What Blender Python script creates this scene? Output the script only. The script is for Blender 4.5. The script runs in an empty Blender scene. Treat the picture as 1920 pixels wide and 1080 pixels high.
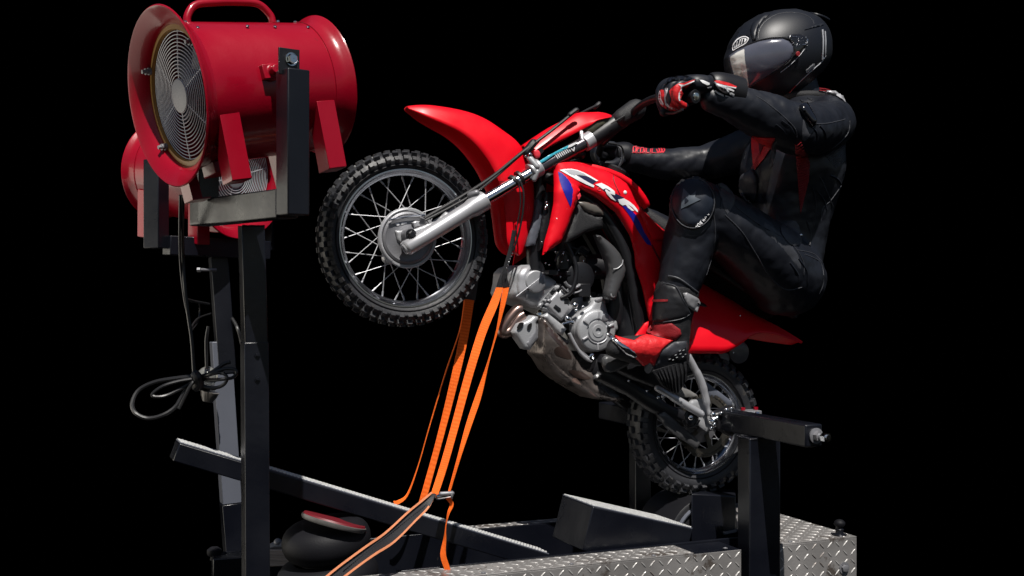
import bpy, bmesh, math, random
import numpy as np
from mathutils import Vector, Matrix, noise
from mathutils.bvhtree import BVHTree
from mathutils.geometry import delaunay_2d_cdt
random.seed(7)
PI = math.pi
sc = bpy.context.scene
COL = sc.collection

# ------------------------------------------------------------------ camera
CAMZ = 1.30; DIST = 3.44; F = 2200.0
cam = bpy.data.cameras.new('camera'); camo = bpy.data.objects.new('camera', cam); COL.objects.link(camo)
camo.location = (0, -DIST, CAMZ); camo.rotation_euler = (PI/2, 0, 0)
cam.sensor_width = 36; cam.lens = 36*F/1920; cam.clip_end = 200; cam.clip_start = .05
sc.camera = camo
# ------------------------------------------------------------------ sky, sun, exposure
SUN_DIR = Vector((0.10, -0.48, 0.87)).normalized()      # towards the sun
w = bpy.data.worlds.new('World'); sc.world = w; w.use_nodes = True
nt = w.node_tree; nt.nodes.clear()
sky = nt.nodes.new('ShaderNodeTexSky'); sky.sky_type = 'NISHITA'; sky.sun_disc = False
sky.sun_elevation = math.asin(SUN_DIR.z); sky.sun_rotation = math.atan2(SUN_DIR.x, SUN_DIR.y)
bg = nt.nodes.new('ShaderNodeBackground'); bg.inputs['Strength'].default_value = 0.03
out = nt.nodes.new('ShaderNodeOutputWorld')
nt.links.new(sky.outputs[0], bg.inputs[0]); nt.links.new(bg.outputs[0], out.inputs[0])
sun = bpy.data.lights.new('sun', 'SUN'); sun.energy = 4.8; sun.angle = math.radians(.5); sun.color = (1, .96, .9)
suno = bpy.data.objects.new('sun', sun); COL.objects.link(suno)
suno.rotation_euler = (-SUN_DIR).to_track_quat('-Z', 'Y').to_euler()
sc.view_settings.view_transform = 'Standard'; sc.view_settings.look = 'None'
sc.view_settings.exposure = 0.35; sc.view_settings.gamma = 1
sc.view_settings.use_curve_mapping = False

# warm light thrown back by the sunlit paving on the left, out of frame
al = bpy.data.lights.new('paving_bounce', 'AREA'); al.shape = 'RECTANGLE'; al.size = 4.4; al.size_y = 4.2; al.energy = 55; al.color = (1, .92, .80)
alo = bpy.data.objects.new('paving_bounce', al); COL.objects.link(alo); alo.location = (-4.7, -.5, .03); alo.rotation_euler = (PI, 0, 0)
a2 = bpy.data.lights.new('left_fill', 'AREA'); a2.shape = 'RECTANGLE'; a2.size = 6; a2.size_y = 2.6; a2.energy = 95; a2.color = (1, .93, .80)  # added fill lamp, unseen at the left, for left-facing steel; no wall there
a2o = bpy.data.objects.new('left_fill', a2); COL.objects.link(a2o); a2o.location = (-6.5, .3, .75); a2o.rotation_euler = Vector((1, 0, .06)).to_track_quat('-Z', 'Y').to_euler()

# ------------------------------------------------------------------ frames
CAM = Vector((0, -DIST, CAMZ))
def mirU(p): k = (p-O).dot(N); return p - N*(2*k)
YAW = math.radians(23)
N = Vector((math.sin(YAW), -math.cos(YAW), 0))     # lateral, towards the camera
U = Vector((math.cos(YAW), math.sin(YAW), 0))      # along the motorcycle, towards its tail
Z = Vector((0, 0, 1))
O = Vector((.125, 0, CAMZ))
def ray(px, py): return Vector(((px-960)/F, 1, (540-py)/F))
def P(px, py, d): return CAM + ray(px, py)*d                       # point at depth d
def R(px, py, w=0.0):                                             # point on the plane w beside the machine's mid plane
    r = ray(px, py); t = (w - (CAM-O).dot(N))/r.dot(N); return CAM + r*t
def L(u, w, z): return O + U*u + N*w + Z*z                         # rig coordinates, z from the camera height
def mir(p): k = (p-O).dot(N); return p - N*(2*k) - Z*(.24*k)      # the machine leans a touch towards the camera
def zz(ox, oy, s, pts): return [(ox+p[0]/s, oy+p[1]/s)+tuple(p[2:]) for p in pts]

# ------------------------------------------------------------------ materials
def mat(name, col, rough=.5, metal=0.0, coat=0.0, bump=0.0, bscale=60, spec=.5, var=0.0, vscale=8, rvar=0.0, stretch=None, trans=0.0, alpha=1.0, sheen=0.0, coatrough=.08, wear=None, wscale=30, wcut=.62, wstretch=(1, 1, 1)):
    m = bpy.data.materials.new(name); m.use_nodes = True
    t = m.node_tree; b = t.nodes['Principled BSDF']
    b.inputs['Base Color'].default_value = (*col, 1); b.inputs['Roughness'].default_value = rough
    b.inputs['Metallic'].default_value = metal; b.inputs['Coat Weight'].default_value = coat
    b.inputs['Coat Roughness'].default_value = coatrough
    b.inputs['Specular IOR Level'].default_value = spec
    b.inputs['Transmission Weight'].default_value = trans; b.inputs['Alpha'].default_value = alpha
    b.inputs['Sheen Weight'].default_value = sheen
    tc = t.nodes.new('ShaderNodeTexCoord'); mp = t.nodes.new('ShaderNodeMapping')
    if stretch: mp.inputs['Scale'].default_value = stretch
    t.links.new(tc.outputs['Object'], mp.inputs[0])
    if var or rvar:
        n = t.nodes.new('ShaderNodeTexNoise'); n.inputs['Scale'].default_value = vscale; n.inputs['Detail'].default_value = 6
        t.links.new(mp.outputs[0], n.inputs[0])
        if var:
            r = t.nodes.new('ShaderNodeMix'); r.data_type = 'RGBA'
            r.inputs[6].default_value = (*[c*(1-var) for c in col], 1); r.inputs[7].default_value = (*[min(1, c*(1+var)+var*.01) for c in col], 1)
            t.links.new(n.outputs[0], r.inputs[0]); t.links.new(r.outputs[2], b.inputs['Base Color'])
        if rvar:
            q = t.nodes.new('ShaderNodeMapRange'); q.inputs[1].default_value = .3; q.inputs[2].default_value = .7
            q.inputs[3].default_value = max(0, rough-rvar); q.inputs[4].default_value = min(1, rough+rvar)
            t.links.new(n.outputs[0], q.inputs[0]); t.links.new(q.outputs[0], b.inputs['Roughness'])
    if wear:                                                     # scuffs and dirt: small patches of another colour
        mw = t.nodes.new('ShaderNodeMapping'); mw.inputs['Scale'].default_value = wstretch; t.links.new(tc.outputs['Object'], mw.inputs[0])
        nw = t.nodes.new('ShaderNodeTexNoise'); nw.inputs['Scale'].default_value = wscale; nw.inputs['Detail'].default_value = 8; nw.inputs['Roughness'].default_value = .7
        t.links.new(mw.outputs[0], nw.inputs[0])
        rw = t.nodes.new('ShaderNodeMapRange'); rw.inputs[1].default_value = wcut; rw.inputs[2].default_value = wcut+.06; t.links.new(nw.outputs[0], rw.inputs[0])
        xw = t.nodes.new('ShaderNodeMix'); xw.data_type = 'RGBA'; t.links.new(rw.outputs[0], xw.inputs[0])
        src = b.inputs['Base Color'].links[0].from_socket if b.inputs['Base Color'].links else None
        if src: t.links.new(src, xw.inputs[6])
        else: xw.inputs[6].default_value = (*col, 1)
        xw.inputs[7].default_value = (*wear, 1); t.links.new(xw.outputs[2], b.inputs['Base Color'])
    if bump:
        n2 = t.nodes.new('ShaderNodeTexNoise'); n2.inputs['Scale'].default_value = bscale; n2.inputs['Detail'].default_value = 5
        t.links.new(mp.outputs[0], n2.inputs[0])
        bp = t.nodes.new('ShaderNodeBump'); bp.inputs['Strength'].default_value = bump; bp.inputs['Distance'].default_value = .004
        t.links.new(n2.outputs[0], bp.inputs['Height']); t.links.new(bp.outputs[0], b.inputs['Normal'])
    return m
RED   = mat('red_plastic', (.74, .002, .012), .42, coat=.10, coatrough=.2, spec=.3, var=.06, rvar=.10, vscale=14, bump=.03, bscale=30, wear=(.55, .10, .10), wscale=9, wcut=.66, wstretch=(2, 2, 9))
FANRED= mat('red_powder_coat', (.27, .001, .012), .33, coat=.35, coatrough=.10, spec=.3, var=.10, rvar=.08, vscale=9, bump=.06, bscale=120, wear=(.10, .012, .012), wscale=26, wcut=.67)
FANIN = mat('dark_red_inner', (.13, .004, .01), .5)
BLKM  = mat('black_painted_steel', (.0026, .0033, .0066), .30, var=.35, rvar=.10, bump=.08, bscale=60, vscale=5, spec=.42, wear=(.035, .030, .026), wscale=22, wcut=.67, wstretch=(1, 1, .35))
BLKP  = mat('black_plastic', (.007, .007, .009), .42, bump=.05, bscale=200, rvar=.08)
BLKT  = mat('textured_black_plastic', (.012, .012, .014), .55, bump=.5, bscale=500)
RUB   = mat('tyre_rubber', (.015, .0155, .019), .55, var=.4, vscale=20, bump=.2, bscale=160, rvar=.12, wear=(.045, .040, .036), wscale=30, wcut=.60)
RUBS  = mat('black_rubber', (.004, .004, .006), .6, spec=.2, bump=.1, bscale=250, var=.3)
CHROME= mat('chrome', (.75, .76, .78), .12, metal=1, rvar=.05)
SPOKE = mat('spoke_steel', (.42, .42, .44), .55, metal=.6)
GRILL = mat('grille_wire', (.50, .50, .53), .4, metal=.3)
ALU   = mat('cast_aluminium', (.36, .365, .38), .45, metal=.35, bump=.12, bscale=260, var=.12, vscale=14, rvar=.06)
ALUS  = mat('satin_aluminium', (.42, .42, .44), .4, metal=.45, var=.06, rvar=.05, bump=.04, bscale=120)
ALUD  = mat('dark_cast_aluminium', (.20, .20, .215), .48, metal=.45, bump=.15, bscale=260, var=.2)
RIMM  = mat('polished_rim', (.50, .52, .57), .2, metal=1, rvar=.05)
DIAM  = mat('tread_plate_aluminium', (.23, .22, .215), .42, metal=.4, var=.35, vscale=7, rvar=.15, bump=.12, bscale=200, wear=(.09, .075, .065), wscale=9, wcut=.56)
LOZ   = mat('tread_plate_lozenge', (.36, .35, .34), .52, metal=.45, var=.35, vscale=9, rvar=.12, wear=(.16, .14, .13), wscale=11, wcut=.55)
GRIT  = mat('grip_strip', (.72, .72, .70), .45, metal=.2, var=.4, vscale=60, bump=.4, bscale=200)
TAN   = mat('skid_plate_metal', (.17, .145, .135), .34, metal=.6, var=.4, vscale=16, rvar=.15, bump=.35, bscale=60, wear=(.035, .03, .028), wscale=20, wcut=.55, wstretch=(1, 1, .5))
COPPER= mat('heat_tinted_pipe', (.22, .15, .13), .3, metal=.9, var=.4, vscale=20)
ORANGD= mat('orange_weave_shade', (.70, .105, .010), .75, spec=.1, var=.3, vscale=14)
ORANGE= mat('orange_webbing', (.84, .135, .014), .7, spec=.15, bump=.6, bscale=300, var=.28, vscale=14)
WEBBLK= mat('black_webbing', (.015, .015, .018), .6, bump=.3, bscale=400)
SUIT  = mat('black_leather_suit', (.0065, .0078, .0125), .45, var=.2, vscale=12, bump=.12, bscale=60, rvar=.06, spec=.42)
SUITG = mat('grey_leather_panel', (.036, .038, .046), .5, var=.25, vscale=40, bump=.25, bscale=80)
SUITM = mat('matt_black_textile', (.005, .005, .007), .75, bump=.4, bscale=300)
REDL  = mat('red_leather', (.60, .012, .016), .5, var=.2, vscale=40, bump=.7, bscale=70)
REDT  = mat('red_stretch_textile', (.24, .005, .010), .65, bump=.3, bscale=300)
HELM  = mat('matt_black_shell', (.005, .0062, .0105), .46, bump=.03, bscale=400, rvar=.03)
HELMG = mat('gloss_black_shell', (.01, .01, .012), .12, coat=.6)
VIS   = mat('dark_tinted_visor', (.085, .090, .12), .2, coat=.5, var=.5, vscale=9)
VISL  = mat('painted_visor_glare', (.60, .59, .56), .25, coat=.5, var=.15, vscale=5)  # opaque pale colour painting the brightness seen through the visor front
WHITE = mat('white_print', (.78, .78, .80), .45)
SILV  = mat('silver_print', (.46, .47, .50), .4, metal=.3)
BLUE  = mat('blue_print', (.010, .010, .27), .35, coat=.2)
NAVY  = mat('navy_print', (.012, .012, .05), .4)
CYAN  = mat('cyan_film', (.05, .42, .55), .3, coat=.3)
GLOSSB= mat('gloss_black', (.006, .006, .008), .1, coat=.7)
PINKR = mat('red_film', (.70, .04, .06), .4)
CABLE = mat('black_cable', (.012, .012, .013), .4)
BRASS = mat('yellow_seal_ring', (.30, .15, .02), .5)
GREYD = mat('grey_disc', (.24, .24, .26), .45)
GOLD  = mat('drive_chain', (.15, .135, .115), .35, metal=.9, bump=.4, bscale=200)
SLATE = mat('slate_paint', (.085, .092, .115), .45, var=.1)
CLAY  = mat('smoked_plastic', (.10, .09, .08), .3, coat=.3)
KNEE  = mat('blue_black_slider', (.006, .010, .020), .5)
KNEED = mat('slider_emblem_grey', (.07, .085, .105), .45)
BACK  = mat('black_backdrop', (0, 0, 0), 1, spec=0)

# ------------------------------------------------------------------ object bookkeeping
def tag(o, label, cat, group=None, kind=None):
    o['label'] = label; o['category'] = cat
    if group: o['group'] = group
    if kind: o['kind'] = kind
    return o
def thing(name, label, cat, loc=(0, 0, 0), group=None):
    o = bpy.data.objects.new(name, None); COL.objects.link(o); o.location = loc; o.empty_display_size = .1
    return tag(o, label, cat, group)
class M:
    def __init__(s): s.v = []; s.f = []; s.mi = []; s.cur = 0
    def add(s, vs, fs):
        b = len(s.v); s.v += [tuple(v) for v in vs]
        for f in fs: s.f.append(tuple(b+i for i in f)); s.mi.append(s.cur)
    def grid(s, rows, closed=False, capends=False):
        n = len(rows[0]); vs = [p for r in rows for p in r]; fs = []
        for i in range(len(rows)-1):
            for j in range(n if closed else n-1):
                k = (j+1) % n; fs.append((i*n+j, i*n+k, (i+1)*n+k, (i+1)*n+j))
        if capends:
            fs.append(tuple(range(n))); fs.append(tuple((len(rows)-1)*n+j for j in range(n)))
        s.add(vs, fs); return s
    def tube(s, pts, r, seg=12, caps=True, closed=False, sq=None, round_ends=False):
        pts = [Vector(p) for p in pts]; n = len(pts)
        rs = list(r) if hasattr(r, '__len__') else [r]*n
        if round_ends:
            a = (pts[0]-pts[1]).normalized(); b = (pts[-1]-pts[-2]).normalized(); r0, r1 = rs[0], rs[-1]
            pts = [pts[0]+a*r0*.98, pts[0]+a*r0*.85, pts[0]+a*r0*.5] + pts + [pts[-1]+b*r1*.5, pts[-1]+b*r1*.85, pts[-1]+b*r1*.98]
            rs = [r0*.15, r0*.52, r0*.86] + rs + [r1*.86, r1*.52, r1*.15]; n = len(pts)
        up = None; rows = []
        for i in range(n):
            if closed: t = (pts[(i+1) % n]-pts[i-1]).normalized()
            else: t = (pts[min(i+1, n-1)]-pts[max(i-1, 0)]).normalized()
            if up is None:
                up = (N if abs(t.dot(N)) < .9 else Z); up = (up - t*up.dot(t)).normalized()
            else:
                up = (up - t*up.dot(t)); up = up.normalized() if up.length > 1e-6 else t.orthogonal().normalized()
            sd = t.cross(up); row = []
            for j in range(seg):
                a = 2*PI*j/seg; row.append(pts[i] + (up*math.cos(a)*(sq or 1) + sd*math.sin(a))*rs[i])
            rows.append(row)
        if closed: rows.append(rows[0]); s.grid(rows, True)
        else: s.grid(rows, True, caps)
        return s
    def beam(s, p0, p1, side, ws, wu, up=None):               # box from p0 to p1; ws width along side, wu along the third axis
        p0, p1 = Vector(p0), Vector(p1); t = (p1-p0).normalized(); sd = (Vector(side)-t*Vector(side).dot(t)).normalized()
        u = t.cross(sd); vs = []
        for p in (p0, p1):
            for a, b in ((-1, -1), (1, -1), (1, 1), (-1, 1)): vs.append(p + sd*a*ws/2 + u*b*wu/2)
        s.add(vs, [(0, 1, 2, 3), (7, 6, 5, 4), (0, 4, 5, 1), (1, 5, 6, 2), (2, 6, 7, 3), (3, 7, 4, 0)]); return s
    def box(s, c, ax, ay, az, sx, sy, sz):
        c = Vector(c); return s.beam(c-Vector(ax)*sx/2, c+Vector(ax)*sx/2, ay, sy, sz)
    def revolve(s, c, ax, prof, seg=32, closed=False, ref=None):
        c = Vector(c); ax = Vector(ax).normalized(); e = Vector(ref) if ref is not None else ax.orthogonal(); e = (e-ax*e.dot(ax)).normalized(); g = ax.cross(e)
        rows = [[c + ax*a + (e*math.cos(2*PI*j/seg)+g*math.sin(2*PI*j/seg))*max(r, 1e-5) for j in range(seg)] for a, r in prof]
        if closed: rows.append(rows[0])
        s.grid(rows, True, False)
        return s
    def ball(s, c, r, ax=Z, k=1.0, seg=16):
        return s.revolve(c, ax, [(-math.cos(PI*i/10)*r*k, math.sin(PI*i/10)*r) for i in range(11)], seg)
    def build(s, name, m, parent=None, smooth=40, bevel=0, local=False, solid=0, subsurf=0, mats=None):
        me = bpy.data.meshes.new(name); me.from_pydata(s.v, [], s.f)
        for x in (mats or [m]): me.materials.append(x)
        if mats: me.polygons.foreach_set('material_index', s.mi)
        bm = bmesh.new(); bm.from_mesh(me); bmesh.ops.remove_doubles(bm, verts=bm.verts, dist=1e-6)
        bmesh.ops.recalc_face_normals(bm, faces=bm.faces); bm.to_mesh(me); bm.free()
        if smooth:
            me.shade_smooth(); me.set_sharp_from_angle(angle=math.radians(smooth))
        o = bpy.data.objects.new(name, me); COL.objects.link(o); attach(o, parent, local)
        if subsurf: x = o.modifiers.new('subsurf', 'SUBSURF'); x.levels = subsurf; x.render_levels = subsurf
        if solid: x = o.modifiers.new('solid', 'SOLIDIFY'); x.thickness = solid; x.offset = -1
        if bevel: x = o.modifiers.new('bevel', 'BEVEL'); x.width = bevel; x.segments = 2; x.limit_method = 'ANGLE'; x.angle_limit = math.radians(35)
        return o
def split_build(q, name, m, parent=None, gap=.004, **k):
    par = list(range(len(q.v)))
    def find(a):
        while par[a] != a: par[a] = par[par[a]]; a = par[a]
        return a
    for f in q.f:
        for i in f[1:]: par[find(i)] = find(f[0])
    isl = {}
    for i, f in enumerate(q.f): isl.setdefault(find(f[0]), []).append(i)
    bx = []
    for r, fs in isl.items():
        pts = np.array([q.v[i] for f in fs for i in q.f[f]]); bx.append([pts.min(0)-gap/2, pts.max(0)+gap/2, fs])
    ch = True
    while ch:
        ch = False
        for i in range(len(bx)):
            for j in range(i+1, len(bx)):
                if (bx[i][0] <= bx[j][1]).all() and (bx[j][0] <= bx[i][1]).all():
                    bx[i] = [np.minimum(bx[i][0], bx[j][0]), np.maximum(bx[i][1], bx[j][1]), bx[i][2]+bx[j][2]]; bx.pop(j); ch = True; break
            if ch: break
    for lo, hi, fs in bx:
        z = M(); mp = {}
        for f in fs:
            for i in q.f[f]:
                if i not in mp: mp[i] = len(z.v); z.v.append(q.v[i])
            z.f.append(tuple(mp[i] for i in q.f[f])); z.mi.append(0)
        z.build(name, m, parent, **k)
def attach(o, parent, local=False):
    if parent is None: return
    o.parent = parent
    if not local and parent.parent is None and parent.type == 'EMPTY': o.location = -parent.location
def dup(root, label=None, group=None):
    r = root.copy(); COL.objects.link(r)
    if label: r['label'] = label
    if group: r['group'] = group
    for ch in list(root.children):
        c = ch.copy(); COL.objects.link(c); c.parent = r
        for g in list(ch.children):
            d = g.copy(); COL.objects.link(d); d.parent = c
    return r
def cr(pts, k=6, closed=False):                                   # smooth curve through points (tuples or vectors)
    A = [np.array(tuple(p), float) for p in pts]; n = len(A); outp = []
    for i in range(n if closed else n-1):
        if closed: a, b, c, d = A[i-1], A[i], A[(i+1) % n], A[(i+2) % n]
        else: a, b, c, d = A[max(i-1, 0)], A[i], A[i+1], A[min(i+2, n-1)]
        for j in range(k):
            t = j/k; outp.append(.5*((2*b)+(-a+c)*t+(2*a-5*b+4*c-d)*t*t+(-a+3*b-3*c+d)*t**3))
    if not closed: outp.append(A[-1])
    return [tuple(p) for p in outp]
def Rp(pts, k=6): return [R(*p) for p in cr(pts, k)]              # curve given as (px, py, w)

# ------------------------------------------------------------------ shaped panels from outlines
def inside(poly, x, y):
    c = False; n = len(poly)
    for i in range(n):
        x0, y0 = poly[i]; x1, y1 = poly[i-1]
        if (y0 > y) != (y1 > y) and x < (x1-x0)*(y-y0)/(y1-y0)+x0: c = not c
    return c
def tri(poly, step):
    b = []
    n = len(poly)
    for i in range(n):
        x0, y0 = poly[i]; x1, y1 = poly[(i+1) % n]; d = math.hypot(x1-x0, y1-y0); k = max(1, int(round(d/step)))
        for j in range(k): b.append((x0+(x1-x0)*j/k, y0+(y1-y0)*j/k))
    nb = len(b); P2 = np.array(b); xs = P2[:, 0]; ys = P2[:, 1]; pts = list(b)
    seg = np.roll(P2, -1, 0)-P2; sl = (seg**2).sum(1)+1e-12
    def bd(x, y):
        q = np.array((x, y))-P2; t = np.clip((q*seg).sum(1)/sl, 0, 1); return float(np.sqrt(((q-seg*t[:, None])**2).sum(1).min()))
    y = ys.min(); row = 0
    while y < ys.max():
        x = xs.min()+(step/2 if row % 2 else 0)
        while x < xs.max():
            if inside(b, x, y) and bd(x, y) > step*.45: pts.append((x, y))
            x += step
        y += step*.87; row += 1
    r = delaunay_2d_cdt([Vector(p) for p in pts], [(i, (i+1) % nb) for i in range(nb)], [], 1, 1e-6)
    vv = [tuple(v) for v in r[0]]; ff = [tuple(f) for f in r[2]]
    ff = [f for f in ff if inside(b, sum(vv[i][0] for i in f)/3, sum(vv[i][1] for i in f)/3)]
    used = {}
    for f in ff:
        for i in f: used[i] = 1
    cnt = {}
    for f in ff:
        for i in range(3):
            e = (f[i], f[(i+1) % 3]); cnt[e] = 1
    be = [e for e in cnt if (e[1], e[0]) not in cnt]
    dist = [bd(*v) for v in vv]
    return vv, ff, be, dist
def inflate_field(vv, ff, be):
    n = len(vv); A = np.zeros((n, n)); bset = {i for e in be for i in e}
    for f in ff:
        for i in range(3): A[f[i], f[(i+1) % 3]] = 1; A[f[(i+1) % 3], f[i]] = 1
    deg = A.sum(1); free = [i for i in range(n) if i not in bset and deg[i] > 0]
    if not free: return np.zeros(n)
    Lm = np.diag(deg)-A; Lf = Lm[np.ix_(free, free)]
    x = np.linalg.solve(Lf+np.eye(len(free))*1e-9, np.ones(len(free))); h = np.zeros(n); h[free] = x
    return np.sqrt(np.maximum(h, 0)/max(h.max(), 1e-9))
def panel(name, poly, w, m, parent, thick=.006, h=.0, rad=20, mode='edge', smooth=0, step=6, mirror=False, sm=50, both=False, label=None):
    """plate whose outline is drawn in picture units, standing on the plane w beside the mid plane; bulges by h towards the camera side"""
    if smooth: poly = cr(poly, smooth, True)
    vv, ff, be, dist = tri(poly, step)
    wf = w if callable(w) else (lambda x, y: w)
    H = inflate_field(vv, ff, be)*h if mode == 'inflate' else np.array([h*math.sqrt(max(0, 1-(1-min(d/rad, 1))**2)) for d in dist])
    base = [R(x, y, wf(x, y)) for x, y in vv]
    res = None
    for side in ((0, 1) if mirror else (0,)):
        fm = (lambda p: p) if side == 0 else mir
        q = M(); n = len(vv)
        front = [fm(base[i]+N*float(H[i])) for i in range(n)]
        if both: back = [fm(base[i]-N*(float(H[i])+thick)) for i in range(n)]
        else: back = [fm(base[i]-N*(thick if h <= 0 else thick-(float(H[i])*.0))) for i in range(n)]
        q.add(front+back, ff+[tuple(n+i for i in reversed(f)) for f in ff]+[(e[1], e[0], n+e[0], n+e[1]) for e in be])
        o = q.build(name, m, parent, smooth=sm)
        if label: o['label'] = label
        if res is None: res = o
    return res
DG = []
def bvh_of(o):
    dg = bpy.context.evaluated_depsgraph_get(); dg.update(); e = o.evaluated_get(dg); me = e.to_mesh()
    mw = o.matrix_world.copy()
    off = Vector(o.location); p = o.parent
    while p: off = off+Vector(p.location); p = p.parent
    vs = [Vector(v.co)+off for v in me.vertices]; fs = [tuple(f.vertices) for f in me.polygons]
    t = BVHTree.FromPolygons(vs, fs); e.to_mesh_clear(); return t
def hit(t, px, py):
    r = ray(px, py).normalized(); h = t.ray_cast(CAM, r)
    return (h[0], h[1]) if h[0] is not None else (None, None)
def drape(name, poly, t, m, parent, off=.0015, h=0.0, rad=8, thick=.006, step=4, smooth=0, mode='edge', sm=60, local=None, label=None):
    """a thin shaped piece laid on the surface held in t, its outline drawn in picture units"""
    if smooth: poly = cr(poly, smooth, True)
    vv, ff, be, dist = tri(poly, step)
    H = inflate_field(vv, ff, be)*h if mode == 'inflate' else np.array([h*math.sqrt(max(0, 1-(1-min(d/rad, 1))**2)) for d in dist])
    hp = []; good = []
    for i, (x, y) in enumerate(vv):
        p, nn = hit(t, x, y); hp.append((p, nn))
        if p is not None: good.append(i)
    if not good: print('drape missed', name); return None
    ds = [(hp[i][0]-CAM).y for i in good]
    fr, bk = [], []
    for i, (x, y) in enumerate(vv):
        p, nn = hp[i]; vd = ray(x, y).normalized()
        if p is None:
            j = min(good, key=lambda k: (vv[k][0]-x)**2+(vv[k][1]-y)**2); p = CAM+ray(x, y)*((hp[j][0]-CAM).y); nn = -vd
        if nn.dot(vd) > 0: nn = -nn
        d = (nn-vd).normalized()
        fr.append(p+d*(off+float(H[i]))); bk.append(p-d*thick)
    q = M(); n = len(vv)
    q.add(fr+bk, ff+[tuple(n+i for i in reversed(f)) for f in ff]+[(e[1], e[0], n+e[0], n+e[1]) for e in be])
    o = q.build(name, m, parent, smooth=sm)
    if label: o['label'] = label
    return o
def drape_line(q, pts, t, r=.0012, off=.0005, k=6, seg=6):
    c = cr(pts, k); out_ = []
    for x, y in c:
        p, nn = hit(t, x, y)
        if p is not None:
            if out_ and (p-out_[-1]).length > .05: continue
            out_.append(p-ray(x, y).normalized()*off)
    if len(out_) > 2: q.tube(out_, r, seg)
    return q
def loft(name, secs, m, parent, solid=.003, sub=1, k=3, sm=60, mats=None):
    """secs: list of rows of world points; smoothed along the length"""
    ncol = len(secs[0]); cols = [cr([s[j] for s in secs], k) for j in range(ncol)]
    rows = [[Vector(cols[j][i]) for j in range(ncol)] for i in range(len(cols[0]))]
    q = M(); q.grid(rows); return q.build(name, m, parent, smooth=sm, solid=solid, subsurf=sub)
def fluid(name, q, m, parent, voxel=.006, it=4, disp=0, dscale=.08):
    """one continuous skin over the limbs in q"""
    o = q.build(name, m, parent, smooth=0)
    x = o.modifiers.new('remesh', 'REMESH'); x.mode = 'VOXEL'; x.voxel_size = voxel; x.use_smooth_shade = True
    x = o.modifiers.new('smooth', 'SMOOTH'); x.iterations = it; x.factor = .6
    if disp:
        tx = bpy.data.textures.new('folds', 'CLOUDS'); tx.noise_scale = dscale; tx.noise_depth = 3
        x = o.modifiers.new('folds', 'DISPLACE'); x.texture = tx; tx.noise_type = 'HARD_NOISE'; x.strength = disp; x.mid_level = .5; x.texture_coords = 'LOCAL'
    dg = bpy.context.evaluated_depsgraph_get(); me = bpy.data.meshes.new_from_object(o.evaluated_get(dg))
    o.modifiers.clear(); o.data = me; me.shade_smooth()
    if not me.materials: me.materials.append(m)
    return o
def ribbon(q, pts, k=8, th=.0016, wdir=None):
    """flat webbing; pts (px, py, w, width in metres, twist angle)"""
    c = cr(pts, k); cs = [(R(a[0], a[1], a[2]), a[3], a[4]) for a in c]; rows = []
    for i, (p, wd, tw) in enumerate(cs):
        t = (cs[min(i+1, len(cs)-1)][0]-cs[max(i-1, 0)][0]).normalized()
        sd = t.cross(Vector((0, -1, 0))); sd.normalize(); nn = t.cross(sd).normalized()
        s2 = sd*math.cos(tw)+nn*math.sin(tw); n2 = t.cross(s2).normalized()
        rows.append([p-s2*wd/2-n2*th/2, p+s2*wd/2-n2*th/2, p+s2*wd/2+n2*th/2, p-s2*wd/2+n2*th/2])
    q.grid(rows, True, True); return q
def bolt(q, p, ax, r=.008, hgt=.006):
    q.revolve(p, ax, [(0, r*1.5), (.0015, r*1.5), (.0015, r)], 20); q.revolve(p, ax, [(.0015, r), (hgt, r*.97), (hgt+.001, r*.8), (hgt+.001, 0)], 6); return q

# ================================================================== SETTING: black backdrop
q = M(); rows = []
prof = [(-9, 0), (4.5, 0), (5.2, .15), (5.7, .6), (5.9, 1.3), (6.0, 2.5), (6.0, 7.5)]
for y, z in prof: rows.append([Vector((x, y, z)) for x in (-12, -4, 4, 12)])
bd = q.grid(rows).build('backdrop', BACK, smooth=60); bd['kind'] = 'structure'; bd['label'] = 'plain black backdrop behind and beneath the rig'

# ================================================================== TRAILER DECK
ZD = -.732
def lozenges(q, origin, a, b, nrm, la, lb, sp=.027):
    a, b, nrm = a.normalized(), b.normalized(), nrm.normalized(); i = 0
    na, nb = int(la/sp), int(lb/sp)
    for i in range(na):
        for j in range(nb):
            c = origin + a*(i+.5)*la/na + b*(j+.5)*lb/nb
            s = 1 if (i+j) % 2 else -1
            d = (a*s+b).normalized(); e = d.cross(nrm); l, wd, hh = sp*.47, sp*.095, .0018
            c0 = c+nrm*.0002
            vs = [c0-d*l, c0+e*wd-d*l*.35, c0+e*wd+d*l*.35, c0+d*l, c0-e*wd+d*l*.35, c0-e*wd-d*l*.35, c0-d*l*.55+nrm*hh, c0+d*l*.55+nrm*hh]
            q.add(vs, [(0, 1, 6), (1, 2, 7, 6), (2, 3, 7), (3, 4, 7), (4, 5, 6, 7), (5, 0, 6)])
deck = thing('trailer_deck', 'aluminium tread plate deck with a black recess, carrying the whole rig', 'trailer deck', L(.1, 0, -1.3))
def plate(name, o, a, b, nrm, la, lb, th=.004):
    q = M(); q.box(o+a*la/2+b*lb/2-nrm*th/2, a, b, nrm, la, lb, th)
    p = q.build(name, DIAM, deck, bevel=.001)
    z = M(); lozenges(z, o, a, b, nrm, la, lb); z.build('raised_tread', LOZ, p, smooth=0)
    return p
UL, UR, WN, WF = -.75, .828, .33, -.26
U0 = Vector(U)
def Lz(u, w, z=ZD): return L(u, w, z)
PU = .285                                             # where the upright post splits the front plate
plate('side_plate', Lz(UL, WN, ZD-.004), U0, -Z, N, .425-UL, .30)
plate('side_plate', Lz(.548, WN, ZD-.004), U0, -Z, N, UR-.548, .30)
plate('end_plate', Lz(UR, WF+.004, ZD-.004), N, -Z, U0, WN-WF-.006, .30)
plate('top_plate', Lz(UL, .222), U0, N, Z, .27-UL, .108)
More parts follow.
